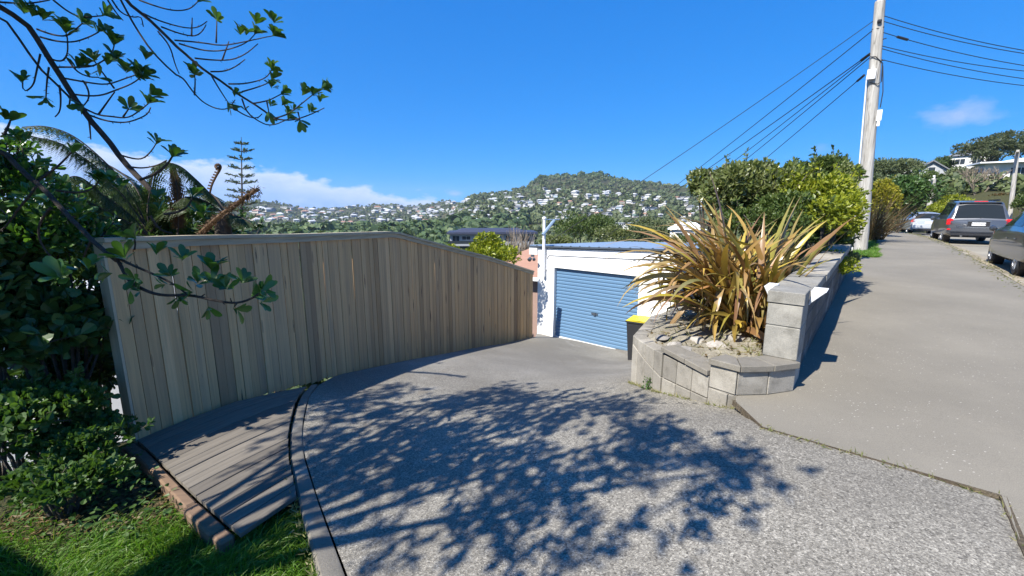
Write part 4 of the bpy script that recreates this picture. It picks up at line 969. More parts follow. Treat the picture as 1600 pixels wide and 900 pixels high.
# hedge behind the flax along the street wall
def build_street_hedge():
    def Bsh(px, py, F, rad, *a, **k):
        c = at(px, py, F); base = (c[0], c[1], float(street(c[0]*DV[0]+c[1]*DV[1]))+.1); return base, c
    b, c = Bsh(1258, 334, 7.6, 0, 0); bush('yellow_shrub', 'bright yellow-green shrub directly behind the flax', 'shrub', b, c, (.95,.95,.92), M['yellowgreen'], 9500, .085, 21, 20)
    b, c = Bsh(1172, 312, 8.2, 0, 0); bush('glossy_shrub', 'tall olive-green broadleaf shrub behind the left half of the flax', 'shrub', b, c, (.95,.9,.82), M['olive'], 8500, .10, 22, 20); q_ = at(1150, 352, 8.2); bush('glossy_shrub', 'lower olive-green shrub left behind the flax under the taller one', 'shrub', (q_[0], q_[1], -.2), q_, (.62,.7,.55), M['olive'], 3800, .095, 37, 16)
    b, c = Bsh(1112, 305, 8.6, 0, 0); bush('pale_shrub', 'small loose pale green shrub reaching left over the view of the hill', 'shrub', b, c, (.5,.5,.5), M['olive'], 2400, .10, 23, 10)
    b, c = Bsh(1298, 328, 8.8, 0, 0); bush('mixed_shrub', 'dense dark green shrub beside the wooden power pole with small reddish tips', 'shrub', b, c, (.42,.55,.98), M['olive'], 6500, .085, 24, 20, shoots=30)
    b, c = Bsh(1280, 284, 11.5, 0, 0); bush('dark_shrub', 'dark bushy tree behind the yellow shrub, its top against the sky', 'shrub', b, c, (1.0,1.0,.75), M['midgreen'], 7000, .12, 25, 18)
    b, c = Bsh(1200, 352, 7.4, 0, 0); bush('inner_shrub', 'shaded green shrub low behind the middle of the flax', 'shrub', b, c, (.9,.7,.62), M['midgreen'], 5200, .09, 26, 14)
    b, c = Bsh(1288, 372, 9.4, 0, 0); bush('low_shrub', 'green shrub filling in below the dark shrub by the pole', 'shrub', b, c, (.55,.6,.6), M['midgreen'], 3800, .085, 27, 12)
    c = nd(-.86, 9.4, .52); bush('wall_creeper', 'low yellow-green creeper spilling over the street wall onto the footpath', 'creeper', nd(-.5, 9.6, .1), c, (.55,.85,.42), M['yellowgreen'], 6000, .06, 28, 16, sr=.012)
    c = nd(-.82, 11.7, .44); bush('wall_creeper', 'low olive creeper covering the end of the wall before the wooden pole', 'creeper', nd(-.5, 11.9, .1), c, (.5,.9,.40), M['olive'], 4200, .06, 29, 14, sr=.012)
    # beyond the pole
    b, c = Bsh(1362, 340, 18, 0, 0)
    root = thing('brown_twiggy_bush', 'brown bare twiggy bush between the power pole and the golden hedge', 'shrub', b); rg = random.Random(6); m = MB()
    for i in range(260):
        az = rg.uniform(0, 6.28); e = rg.uniform(.5, 1.45); L = rg.uniform(1.1, 2.3); p0 = np.array(b)+[rg.uniform(-.35,.35), rg.uniform(-.35,.35), 0]; d = np.array([math.cos(az)*math.cos(e), math.sin(az)*math.cos(e), math.sin(e)])
        m.tube([p0, p0+d*L*.5, p0+d*L+np.array([rg.uniform(-.2,.2), rg.uniform(-.2,.2), -.1])], [.014, .010, .004], 3, cap=False)
    m.build('twigs', M['rust'], root, kind='stuff')
    b, c = Bsh(1376, 322, 21, 0, 0); bush('golden_hedge', 'clipped golden yellow hedge beyond the power pole', 'hedge', b, c, (.55,.8,1.45), M['hedgeyellow'], 7000, .14, 31, 26, inner=.75)
    b, c = Bsh(1408, 322, 26, 0, 0); bush('dark_hedge', 'tall dark green hedge in shade behind the golden hedge', 'hedge', b, c, (1.2,2.2,2.1), M['darkleaf'], 7000, .2, 32, 22, inner=.75)
build_street_hedge()
def build_right_trees():
    def T(px, pyt, pyb, wpx, F, mat, n, seed, label, name='tree', leafs=1.0, kind='tree', nl=24, **k):
        t = at(px, pyt, F); bt = at(px, pyb, F); h = t[2]-bt[2]; hw = wpx/2/FPX*F*1.02
        c = (bt+t)/2; c[2] = bt[2]+h*.56; rad = (hw, hw*.9, h*.50); leaf = max(.10, F*.0052)*leafs
        return tree(name, label, (bt[0], bt[1], bt[2]-.3), c, rad, mat, n, leaf, seed, nl, tr=max(.08, h*.035), **k)
    T(1395, 243, 305, 105, 70, M['fargreen'], 5200, 41, 'dome-shaped dark green tree on the skyline right of the wooden power pole', 'dome_tree')
    T(1342, 262, 325, 70, 62, M['fargreen'], 2600, 42, 'rounded green tree on the skyline behind the wooden power pole')
    T(1432, 268, 362, 78, 42, M['midgreen'], 5200, 43, 'broad mid-green tree beside the far leaning power pole', 'street_tree')
    T(1418, 308, 366, 44, 36, M['midgreen'], 3000, 44, 'green shrub right above the parked silver car', 'shrub')
    T(1468, 240, 300, 38, 88, M['farforest'], 1600, 45, 'dark pointed pine on the skyline between the gabled house and the white house', 'pine_tree')
    T(1440, 250, 290, 26, 95, M['farforest'], 700, 46, 'small dark tree on the skyline left of the gabled house')
    T(1552, 206, 282, 108, 82, M['pohut'], 6500, 47, 'large spreading dark tree with pale limbs on the skyline above the modern house', 'spreading_tree', bark=M['paletwig'], limbs=14, inner=.7, lobe=(.22,.36), flat=.3)
    T(1602, 208, 285, 62, 90, M['fargreen'], 2500, 48, 'light green tree at the right edge of the skyline')
    T(1500, 262, 318, 62, 75, M['fargreen'], 2600, 49, 'green tree below the hilltop house left of the modern house')
    T(1478, 285, 335, 60, 58, M['rust'], 2000, 50, 'dry brownish shrub behind the far leaning power pole', 'dry_shrub', leafs=.8)
    T(1492, 306, 338, 62, 40, M['yellowgreen'], 2600, 51, 'orange and green hedge above the dark parked wagon', 'hedge')
    T(1462, 318, 348, 34, 37, M['yellowgreen'], 1600, 52, 'bright green shrub behind the roof of the silver car', 'shrub')
    T(1552, 303, 335, 52, 42, M['rust'], 1800, 53, 'rust-brown shrub below the deck of the modern house', 'shrub')
    T(1600, 300, 350, 30, 26, M['midgreen'], 1500, 54, 'green bush at the right edge beside the near power pole', 'shrub')
    T(1528, 282, 318, 44, 62, M['midgreen'], 1600, 55, 'mid-green bush left of the modern house', 'shrub')
    # bare tree
    b = at(1524, 322, 45); root = thing('bare_tree', 'bare leafless grey tree forking above the dark wagon', 'tree', (b[0], b[1], b[2]-.4)); rg = random.Random(8); m = MB()
    def grow(p, d, L, r, lv):
        q = p+d*L; m.tube([p, (p+q)/2+np.array([rg.uniform(-1,1)*L*.05, 0, rg.uniform(0,1)*L*.06]), q], [r, r*.85, r*.68], 4, cap=False)
        if lv == 0: return
        for _ in range(3 if lv > 1 else 4):
            e = norm(d+np.array([rg.uniform(-.8,.8), rg.uniform(-.8,.8), rg.uniform(-.1,.55)])); grow(q, e, L*rg.uniform(.6,.85), r*.62, lv-1)
    grow(np.array([b[0], b[1], b[2]-.4]), np.array([.05, 0, 1.]), 1.1, .16, 0); f = np.array([b[0]+.05, b[1], b[2]+.6])
    for e in ((-.6,0,1), (.5,.2,1), (.0,.5,1), (.25,-.5,1)): grow(f, norm(np.array(e, float)), 1.15, .095, 4)
    m.build('branches', M['paletwig'], root)
build_right_trees()
def build_valley_near():
    def T(px, pyt, pyb, wpx, F, mat, n, seed, label, name='tree', leafs=1.0, depth=.9, **k):
        t = at(px, pyt, F); bt = at(px, pyb, F); h = t[2]-bt[2]; hw = wpx/2/FPX*F
        c = (bt+t)/2; rad = (hw, hw*depth, h*.52); leaf = max(.08, F*.0055)*leafs; gz = float(tz(bt[0], bt[1]))
        return tree(name, label, (bt[0], bt[1], min(gz, bt[2]-1)), c, rad, mat, n, leaf, seed, 26, tr=max(.06, h*.05), **k)
    T(912, 326, 400, 122, 58, M['midgreen'], 7000, 61, 'big dark green rounded tree behind the garage roof')
    T(1012, 338, 395, 92, 66, M['fargreen'], 4200, 62, 'olive-green tree behind the right end of the garage roof')
    T(955, 352, 392, 70, 46, M['olive'], 2600, 63, 'light grey-green scrub just above the middle of the garage roof', 'scrub')
    T(1062, 366, 402, 70, 40, M['midgreen'], 2200, 64, 'green scrub below the white house behind the flax', 'scrub')
    T(766, 370, 440, 94, 11.2, M['yellowgreen'], 5200, 65, 'yellow-green bush showing over the falling end of the fence', 'bush', leafs=1.25)
    T(704, 378, 425, 46, 13, M['yellowgreen'], 1500, 66, 'small yellow-green bush left of the larger one behind the fence', 'bush', leafs=1.2)
    T(870, 366, 392, 70, 42, M['olive'], 2200, 67, 'pale scrub left above the garage roof behind the white pole', 'scrub')
    for i, (px, py, F, lb) in enumerate([(803, 352, 30, 'bare orange-brown twiggy sapling in front of the navy apartment roof'), (818, 366, 22, 'bare pale twigs beside the white pole at the garage corner')]):
        b = at(px, 425, F); root = thing('bare_sapling', lb, 'tree', b); m = MB(); rg = random.Random(i+3); H_ = at(px, py, F)[2]-b[2]
        for k in range(60):
            az = rg.uniform(0, 6.28); sp_ = rg.uniform(.05, .33); p0 = b+np.array([0,0,rg.uniform(0,.35)*H_]); q = b+np.array([math.cos(az)*sp_*H_, math.sin(az)*sp_*H_, H_*rg.uniform(.65,1.05)]); m.tube([p0, (p0+q)/2+[rg.uniform(-.06,.06)*H_, 0, 0], q], [.028,.018,.008], 3, cap=False)
        m.build('twigs', M['paletwig'], root, kind='stuff')
    # norfolk pine
    F = 62; b = at(379, 372, F); t = at(377, 214, F); Hh = t[2]-b[2]; root = thing('norfolk_pine', 'slender tiered Norfolk pine standing alone against the cloud', 'tree', (b[0], b[1], b[2]-6)); m = MB()
    m.tube([b-[0,0,6], b, t], [.28,.2,.03], 7); m.build('trunk', M['bark'], root); rg = np.random.default_rng(5); pts = []; D = []
    tiers = [(.93,.5),(.86,.95),(.78,1.0),(.69,1.35),(.61,1.3),(.545,1.35),(.46,1.45),(.40,1.4),(.33,1.7),(.27,1.7),(.19,1.5),(.12,1.3)]
    m = MB()
    for k, (h, r) in enumerate(tiers):
        for j in range(6):
            a = j*1.047+k*.5; r_ = r*rg.uniform(.7, 1.1)*1.35; dz = -.10 if k < 5 else -.25
            p0 = b+np.array([0,0,h*Hh])*1.0; p0[0] += (t[0]-b[0])*h; e = p0+np.array([math.cos(a)*r_, math.sin(a)*r_, .22*r_]); m.tube([p0, (p0+e)/2+[0,0,dz*.3], e], [.05,.04,.02], 4)
            for s_ in np.linspace(.3, 1.05, 12):
                pts += [p0*(1-s_)+e*s_]*2; D += [np.array([math.cos(a), math.sin(a), .35])+rg.normal(size=3)*.45 for _ in range(2)]
    m.build('branches', M['bark'], root); pts = np.array(pts); D = np.array(D); leaf_obj('needles', M['fargreen'], root, pts, D, rdir(len(pts)), .40, .14, 'rhomb')
build_valley_near()
# ------------------------------------------------------------------ the overhanging tree
def inpoly(x, y, P):
    P = np.asarray(P, float); r = np.zeros(len(x), bool); j = len(P)-1
    for i in range(len(P)):
        c = ((P[i,1] > y) != (P[j,1] > y)) & (x < (P[j,0]-P[i,0])*(y-P[i,1])/(P[j,1]-P[i,1]+1e-12)+P[i,0]); r ^= c; j = i
    return r
def build_overhang():
    T0 = np.array([-4.3, .2, -.4]); root = thing('overhanging_tree', 'glossy-leaved tree whose thin drooping branches hang in from the upper left', 'tree', T0)
    b = MB(); hub = np.array([-4.0, .15, 2.3]); b.tube([T0-[0,0,.2], (-4.25,.15,.6), (-4.05,.2,1.5), hub], [.17,.15,.13,.11], 9); b.build('trunk', M['bark'], root)
    leafU = MB(); P, F = None, None
    lv = leaves(np.zeros((1,3)), np.array([[0,1.,0]]), np.array([[0,0,1.]]), 1., .44, 'obovate', .16, .12)
    lme = mesh_np('leaf', lv[0], lv[1], lv[2], [M['glossy']], smooth=True)
    rg = np.random.default_rng(3); rest = []; cnt = [0]
    def rosette(p, d, n, L, close=.9):
        if L < .064: L *= 1.38; n = n+3 if n > 3 else n
        d = norm(np.array(d, float)); a0 = rg.uniform(0, 6.28); ref = np.array([0,0,1.]) if abs(d[2]) < .9 else np.array([1.,0,0]); u = norm(np.cross(d, ref)); w = np.cross(d, u)
        for k in range(n):
            a = a0+k*2.399; op = rg.uniform(.55, 1.15)*close; dd = d*math.cos(op)+(u*math.cos(a)+w*math.sin(a))*math.sin(op); ll = L*rg.uniform(.7, 1.15); q = p+d*rg.uniform(-.012, .012)
            if cnt[0] < 300:
                X = norm(np.cross(dd, d)); Zv = np.cross(X, dd); m = Matrix((X, dd, Zv)).transposed().to_4x4(); o = link('leaf', lme, root, q)
                o.rotation_euler = m.to_euler(); o.scale = (ll*rg.uniform(.85,1.1), ll, ll); cnt[0] += 1
            else: rest.append((q, dd, d, ll))
    Zs = 1/2.857
    def path(pts, F, F1=None, sc_=Zs, oy=0):
        n = len(pts); F1 = F if F1 is None else F1
        return np.array([at(x*sc_, y*sc_+oy, F+(F1-F)*i/max(1, n-1)) for i, (x, y) in enumerate(pts)])
    def curve(p, k=4): 
        p = np.array(p); return p if len(p) < 3 else smooth_poly(p, len(p)*3, 2)
    tw = MB()
    def twig(pts, F, r0, r1, F1=None, ro=(), sc_=Zs, oy=0, L=.05):
        p = curve(path(pts, F, F1, sc_, oy)); tw.tube(p, np.linspace(r0, r1, len(p)), 5)
        # small nodes along the twig
        for k in range(1, len(p)-1):
            if rg.random() < .35: 
                d = norm(rg.normal(size=3))*r0*2.6; tw.tube([p[k], p[k]+d], [r0*.5, r0*.25], 3)
        if not ro and L > .049 and rg.random() < .5: ro = (5,)
        for n in ro: rosette(p[-1], (p[-1]-p[-2])+np.array([0,0,.008]), n, L)
    def ros(x, y, F, n=6, L=.05, d=(.2,0,1), sc_=Zs, oy=0): rosette(at(x*sc_, y*sc_+oy, F), np.array(d)+rg.normal(size=3)*.25, n, L)
    br = MB()
    def branch(pts, F, r0, r1, F1=None, start=None, sc_=Zs, oy=0, n='branch'):
        p = path(pts, F, F1, sc_, oy)
        if start is not None: p = np.vstack([np.array(start, float), p])
        p = curve(p); p = p+np.cumsum(rg.normal(size=p.shape)*.0012, axis=0); m = MB(); m.tube(p, np.linspace(r0, r1, len(p)), 7); return m.build(n, M['twig'], root, smooth=True)
    # leafy branch C-D in front of the fence first (largest leaves)
    z4 = 1/3.75
    branch([(0,170),(60,250),(150,340),(250,420),(330,500),(400,590),(480,660),(550,740),(620,790),(690,850)], 2.3, .017, .010, 2.05, (-3.9,.9,2.1), z4, 180)
    z2 = 1/2.857
    twig([(500,230),(530,270),(550,310),(570,350),(640,395),(720,420),(850,415),(950,440),(1050,455),(1110,440),(1160,410)], 2.05, .009, .005, 1.98, (5,), z2, 315, .075)
    twig([(500,235),(560,270),(630,300),(700,330),(780,370),(830,410)], 2.05, .007, .004, 2.0, (), z2, 315)
    twig([(600,215),(605,190),(600,165)], 2.05, .004, .003, 2.05, (), z2, 315)
    for x, y, n, L, d in [(600,160,6,.06,(0,0,1)),(560,255,7,.062,(-.2,-.3,1)),(605,345,6,.075,(.2,-.6,.5)),(580,395,2,.07,(-.3,0,-1)),(490,320,4,.075,(-1,-.3,.3)),(700,235,7,.07,(.2,-.2,1)),(815,255,7,.075,(.3,-.2,1)),(760,335,7,.072,(0,-.5,1)),(740,370,4,.07,(-.6,-.3,.2)),(800,425,5,.07,(.2,-.5,-.5)),
                              (885,365,8,.078,(.1,-.5,1)),(945,300,7,.062,(.2,0,1)),(950,360,7,.078,(.1,-.4,1)),(1010,390,8,.08,(.4,-.5,.8)),(930,475,4,.07,(.2,-.3,-1)),(1050,480,5,.075,(.5,-.3,-.6)),(1080,360,8,.075,(.3,-.3,1)),(1125,420,8,.085,(.9,-.3,.5)),(1160,450,4,.075,(1,-.2,-.3)),(1170,385,6,.08,(1,-.2,.4)),
                              (270,340,7,.11,(.2,-.6,.8)),(395,300,5,.07,(.4,-.3,.4)),(620,400,4,.07,(.4,-.5,.6)),(860,400,5,.075,(0,-.6,.2))]:
        ros(x, y, 2.02, n, L, d, z2, 315)
    # main hanging branch on the left
    branch([(70,50),(165,180),(215,270),(265,345),(310,420),(360,490),(410,560),(470,620),(520,690),(570,750),(640,820),(690,875)], 2.7, .0135, .015, 2.55, (-3.2,1.0,3.1))
    branch([(0,60),(60,130),(130,240),(180,310),(250,370),(310,430)], 2.75, .008, .006, 2.7, (-3.3,1.2,2.9))
    for a in [([(165,130),(230,155),(300,165),(345,125),(368,103)],()),([(180,165),(250,185),(330,190),(400,165),(440,143)],()),([(200,250),(270,280),(300,250),(303,200),(298,150)],()),([(250,300),(330,300),(400,300),(450,280),(500,240),(510,200)],(6,)),
              ([(290,350),(400,370),(480,380),(560,350),(605,335)],(6,)),([(320,420),(400,430),(460,425),(510,405),(590,375),(635,340)],(5,)),([(370,480),(440,515),(500,520),(570,530),(630,490),(662,462)],(7,)),([(390,510),(470,540),(560,550),(620,530),(660,510),(672,480)],()),
              ([(180,240),(160,330),(150,380),(115,410),(100,395),(102,368)],()),([(218,300),(208,370),(205,435)],()),([(265,380),(272,440),(268,500),(245,522)],()),([(315,430),(308,475)],()),([(398,540),(402,580),(405,622)],()),
              ([(530,690),(600,710),(640,710),(678,672),(697,640)],(6,)),([(580,745),(640,752),(705,738),(745,715)],()),([(630,800),(700,780),(750,735),(770,700)],(6,)),([(0,10),(80,15),(150,14),(222,0)],()),([(238,0),(300,50),(360,80),(460,70)],()),
              ([(300,260),(340,320),(400,345),(440,345)],(3,)),([(440,510),(490,440),(512,410)],()),([(550,520),(575,485)],()),([(370,360),(395,400),(398,440),(375,470)],()),([(510,395),(440,300),(420,270)],())]:
        twig(a[0], 2.66, .0055, .0032, 2.62, a[1], L=.052)
    for x, y, n, L in [(110,55,7,.062),(145,70,6,.06),(190,85,7,.058),(285,118,6,.055),(495,178,7,.056),(515,265,7,.056),(620,325,8,.056),(650,262,7,.056),(560,318,5,.055),(480,282,4,.05),(385,290,4,.05),(670,430,6,.056),(345,300,6,.06),(400,340,3,.05),(610,340,5,.05)]: ros(x, y, 2.64, n, L, (.35,-.1,1))
    # second hanging branch
    branch([(555,0),(620,50),(700,115),(770,190),(850,260),(920,320),(1000,370),(1060,420),(1130,460),(1190,500),(1222,530)], 2.75, .0135, .0055, 2.9, (-1.9,1.9,3.3))
    branch([(548,0),(600,100),(640,170),(700,250),(760,310),(800,345)], 2.75, .006, .005, 2.78, (-1.95,1.95,3.25))
    for a in [([(790,335),(820,350),(850,395),(875,425),(910,460),(970,488),(1020,488),(1050,445)],()),([(640,60),(700,90),(800,120),(860,128),(900,115),(925,95)],()),([(720,120),(800,150),(870,165),(905,140),(920,110)],()),([(780,180),(900,190),(990,205),(1050,195),(1100,185),(1190,165),(1220,160)],(6,)),
              ([(800,195),(900,225),(980,230),(1060,210),(1110,185),(1140,150)],(6,)),([(870,260),(960,270),(1040,268),(1100,240),(1152,195)],()),([(940,320),(1000,320),(1050,300),(1095,265)],()),([(1020,375),(1100,375),(1190,350),(1212,312)],(6,)),([(1080,410),(1150,390),(1200,370),(1215,355)],()),
              ([(1130,462),(1200,450),(1258,418)],()),([(1222,530),(1290,510),(1350,460),(1400,420),(1438,395)],(6,)),([(1222,530),(1300,540),(1380,515),(1448,482)],()),([(1080,440),(1100,500),(1150,540),(1210,565),(1290,530)],()),([(1030,475),(1100,520),(1150,530),(1170,508)],()),([(945,340),(980,400),(1020,460)],()),
              ([(480,0),(520,60),(550,92)],()),([(620,0),(700,30),(780,50),(850,42),(885,5)],()),([(705,140),(760,205),(782,290),(800,330)],()),([(855,160),(858,80)],()),([(965,190),(968,92)],()),([(992,268),(1022,185)],()),([(868,425),(872,360),(868,335)],(6,)),([(500,0),(540,60),(600,80),(630,70),(640,120)],()),([(1330,500),(1340,540)],()),([(1190,450),(1200,500)],())]:
        twig(a[0], 2.8, .005, .0028, 2.86, a[1], L=.05)
    for x, y, n, L in [(1220,150,6,.05),(1222,95,6,.05),(1100,150,6,.05),(1075,150,5,.048),(1140,105,6,.05),(1215,300,6,.045),(1215,390,6,.05),(1350,420,7,.05),(1400,425,7,.05),(1440,390,6,.05),(1385,500,4,.045),(1285,505,6,.048),(1262,465,5,.045),(1210,470,4,.04),(865,325,7,.05),(1050,425,5,.042),(1095,490,3,.035),(1430,450,4,.045),(1310,490,4,.045)]: ros(x, y, 2.84, n, L, (.35,0,1))
    # small branches in the left hand foliage
    for a in [([(210,420),(170,480),(130,520),(80,590),(30,660),(-20,690)],()),([(300,540),(250,600),(225,660),(230,730),(270,800),(340,870)],()),([(205,400),(240,370),(330,310),(400,240),(420,215)],(7,)),([(545,720),(510,780),(485,850)],()),([(330,440),(430,455),(500,450),(560,420),(580,380)],(7,)),([(400,590),(430,600),(460,580)],(5,)),
              ([(20,120),(50,60),(60,30)],(7,)),([(880,590),(910,640),(950,680),(1010,692)],()),([(960,580),(1040,570),(1100,540),(1130,480)],(7,)),([(820,380),(900,350),(980,290),(1010,240)],())]:
        twig(a[0], 2.25, .007, .004, 2.3, a[1], z4, 180, .075)
    for x, y, n, L in [(30,15,7,.07),(110,140,7,.075),(150,150,4,.07),(600,400,8,.085),(660,400,7,.08),(700,430,6,.08),(560,380,5,.07),(920,500,7,.075),(930,560,4,.07),(1160,570,6,.075),(1190,600,5,.075),(460,600,6,.06),(220,290,5,.05),(270,500,3,.06)]: ros(x, y, 2.3, n, L, (.3,-.3,1), z4, 180)
    tw.build('twigs', M['twig'], root, smooth=True, kind='stuff')
    # the crown overhead, out of the picture: it shades the drive, the boardwalk and the left bank
    def gp(px, py):
        z = -.3
        for _ in range(6): q = atz(px, py, z); z = float(zf(*q[:2]))
        return q[:2]
    polyA = [gp(*q) for q in [(500,612),(560,603),(640,600),(740,612),(790,598),(850,615),(930,612),(1005,622),(960,650),(1060,662),(1095,690),(1150,708),(1212,720),(1150,748),(1090,735),(1010,715),(985,745),(1060,770),(1122,806),(1030,792),(940,775),(900,800),(960,850),(1000,899),(880,899),(760,885),(600,870),(525,850),(490,770),(472,700)]]
    polyB = [gp(*q) for q in [(470,640),(420,650),(250,680),(215,690),(150,640),(0,600),(-150,640),(-150,899),(0,899),(525,899),(525,850),(490,770)]]
    PR, DR = [], []
    hubs = []
    for poly, ncl, hr, per, seed in ((polyA, 128, (2.9, 4.4), 15, 5), (polyB, 24, (2.6, 4.6), 13, 6)):
        r2 = np.random.default_rng(seed); P2 = np.array(poly); lo, hi = P2.min(0), P2.max(0); k = 0; tries = 0
        while k < ncl and tries < 20000:
            tries += 1; g = lo+(hi-lo)*r2.random(2)
            if not inpoly(np.array([g[0]]), np.array([g[1]]), P2)[0]: continue
            if seed == 6 and g[1] < 2.5 and g[0] > -3.2 and r2.random() < .93: continue
            h = r2.uniform(*hr); gz = float(zf(*g)); off = (h-gz)/math.tan(SUN_EL); c = np.array([g[0]-sx*off, g[1]-sy*off, h])
            if c[1] > .05:
                u = c[0]/c[1]; e = (c[2]-.25-H)/c[1]
                if abs(u) < 1.42 and e < .62: continue
            k += 1; hubs.append(c)
            m = r2.integers(max(3, per-5), per+6)
            q = c+r2.normal(size=(m, 3))*np.array([.125,.125,.10]); PR.append(q); DR.append(norm(r2.normal(size=(m, 3))*.6+[0,0,1]))
    PR = np.vstack(PR); DR = np.vstack(DR); n = 7; Pn = np.repeat(PR, n, 0)+rg.normal(size=(len(PR)*n, 3))*.02; Dn = np.repeat(DR, n, 0)*.6+rg.normal(size=(len(PR)*n, 3))*.8
    inview = np.zeros(len(Pn), bool); yy = np.maximum(Pn[:,1], .01); inview = (Pn[:,1] > .05) & (np.abs(Pn[:,0]/yy) < 1.36) & ((Pn[:,2]-H)/yy < .52); keep = ~inview
    Pn, Dn = Pn[keep], Dn[keep]
    leaf_obj('crown', M['glossy'], root, Pn, Dn, np.repeat(DR, n, 0)[keep], rg.uniform(.055, .085, len(Pn)), rg.uniform(.028, .04, len(Pn)), 'quad', .1, kind='stuff')
    lb = MB(); hubs = np.array(hubs)
    for k in range(14):
        sel = hubs[rg.integers(0, len(hubs))]; mid = (hub+sel)/2+np.array([0,0,.35]); lb.tube(curve([hub, mid, sel]), np.linspace(.05, .014, 9), 6)
        for q in hubs[np.argsort(np.linalg.norm(hubs-sel, axis=1))[1:11]]: lb.tube([sel, (sel+q)/2+[0,0,.05], q], [.013,.009,.005], 4)
    lb.build('limbs', M['bark'], root)
    if rest:
        a = [np.array([r_[i] for r_ in rest]) for i in range(3)]; Ls = np.array([r_[3] for r_ in rest]); leaf_obj('foliage', M['glossy'], root, a[0], a[1], a[2], Ls, Ls*.44, 'obovate', .16, .12, kind='stuff', smooth=True)
build_overhang()

# ------------------------------------------------------------------ left bank
def build_left_bank():
    def B(px, py, F, rad, mat, n, leaf, seed, name, label, nl=14, shape='rhomb', **k):
        c = at(px, py, F); g = float(tz(c[0], c[1])); return bush(name, label, 'shrub', (c[0], c[1], g), c, rad, mat, n, leaf, seed, nl, shape=shape, sr=.018, **k)
    B(62, 385, 3.5, (.62,.6,.50), M['glossy'], 3200, .075, 71, 'glossy_bush', 'bright glossy green bush at the left edge above the shaded bank', shape='obovate', nl=20, asp=.5)
    B(-10, 300, 3.6, (.40,.5,.42), M['glossy'], 1500, .07, 77, 'glossy_bush', 'glossy bush at the far left edge below the hanging branches', shape='obovate', nl=12, asp=.5)
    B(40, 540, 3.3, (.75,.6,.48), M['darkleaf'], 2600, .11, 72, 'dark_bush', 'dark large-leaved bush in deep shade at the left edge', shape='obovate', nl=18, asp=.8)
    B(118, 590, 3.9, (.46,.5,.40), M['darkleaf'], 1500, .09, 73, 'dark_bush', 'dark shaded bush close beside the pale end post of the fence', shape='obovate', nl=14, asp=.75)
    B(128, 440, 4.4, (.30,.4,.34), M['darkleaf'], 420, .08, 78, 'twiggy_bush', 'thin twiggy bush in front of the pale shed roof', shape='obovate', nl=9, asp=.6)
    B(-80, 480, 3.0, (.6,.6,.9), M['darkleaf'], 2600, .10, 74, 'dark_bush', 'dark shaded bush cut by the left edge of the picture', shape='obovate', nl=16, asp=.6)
    B(20, 660, 2.9, (.62,.45,.26), M['weed'], 3400, .058, 75, 'low_bush', 'low leafy green bush below the dark bush at the left edge', shape='obovate', nl=18, asp=.7)
    B(120, 690, 3.0, (.42,.36,.17), M['weed'], 2200, .05, 76, 'low_bush', 'low leafy plant in front of the foot of the fence post', shape='obovate', nl=14, asp=.7)
    B(90, 755, 2.65, (.42,.3,.13), M['weed'], 1500, .048, 79, 'low_bush', 'low leafy clump between the lawn and the shaded bank', shape='obovate', nl=12, asp=.7)
    # dark mass of undergrowth behind the fence under the ferns
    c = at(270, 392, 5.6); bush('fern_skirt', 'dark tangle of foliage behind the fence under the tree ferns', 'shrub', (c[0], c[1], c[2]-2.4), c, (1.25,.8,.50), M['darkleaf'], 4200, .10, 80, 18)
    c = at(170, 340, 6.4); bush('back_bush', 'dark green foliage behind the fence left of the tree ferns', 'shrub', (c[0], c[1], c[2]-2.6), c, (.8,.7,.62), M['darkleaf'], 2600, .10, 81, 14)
    # spiky plant
    q = np.array([-3.42, 3.30, float(zf(-3.42, 3.30))]); root = thing('spiky_plant', 'small pale spiky plant on the bank beside the foot of the fence', 'plant', q); P = q+RNG.normal(size=(13, 3))*[.02,.02,.01]; D = np.column_stack([RNG.normal(size=(13, 2))*.7, RNG.uniform(.4, 1.1, 13)])
    leaf_obj('blades', M['weed'], root, P, D, rdir(13), RNG.uniform(.18, .34, 13), .035, 'blade', droop=.25)
    rg = np.random.default_rng(31)
    # ground cover and litter
    n = 6500; x = rg.uniform(-6.2, -1.75, n); y = rg.uniform(1.6, 5.2, n); s_ = (x+3.36)*(2.28-3.54)-(y-3.54)*(-1.70+3.36); ok = (s_ > .16) & (y > 2.42+.12*np.sin(x*3)) & (y < 3.4-(x+3.3)*.5+1.2)
    x, y = x[ok], y[ok]; z = zf(x, y)-.05; h = rg.uniform(.0, .16, len(x)); P = np.column_stack([x, y, z+h]); D = np.column_stack([rg.normal(size=(len(x), 2)), rg.uniform(-.2, .6, len(x))])
    leaf_obj('ground_cover', M['weed'], None, P, D, np.tile([0,0,1.], (len(x), 1))+rg.normal(size=(len(x), 3))*.3, rg.uniform(.02, .055, len(x)), rg.uniform(.012, .034, len(x)), 'obovate', .15, kind='stuff')
    n = 1300; x = rg.uniform(-3.6, -1.6, n); y = rg.uniform(2.42, 3.2, n); s_ = (x+3.36)*(2.28-3.54)-(y-3.54)*(-1.70+3.36); ok = s_ > .12; x, y = x[ok], y[ok]
    leaf_obj('dead_leaf_litter', M['rust'], None, np.column_stack([x, y, zf(x, y)-.055]), np.column_stack([rg.normal(size=(len(x), 2)), rg.normal(size=len(x))*.1]), np.tile([0,0,1.], (len(x), 1))+rg.normal(size=(len(x), 3))*.25, rg.uniform(.03, .08, len(x)), rg.uniform(.01, .03, len(x)), 'rhomb', kind='stuff')
    # grass
    kerb = smooth_poly(KERB_L, 200, 2); n = 115000; x = rg.uniform(-4.3, -.2, n); y = rg.uniform(1.0, 2.75, n)
    kx = np.interp(y, kerb[:, 1], kerb[:, 0]); s_ = (x+3.36)*(2.28-3.54)-(y-3.54)*(-1.70+3.36)
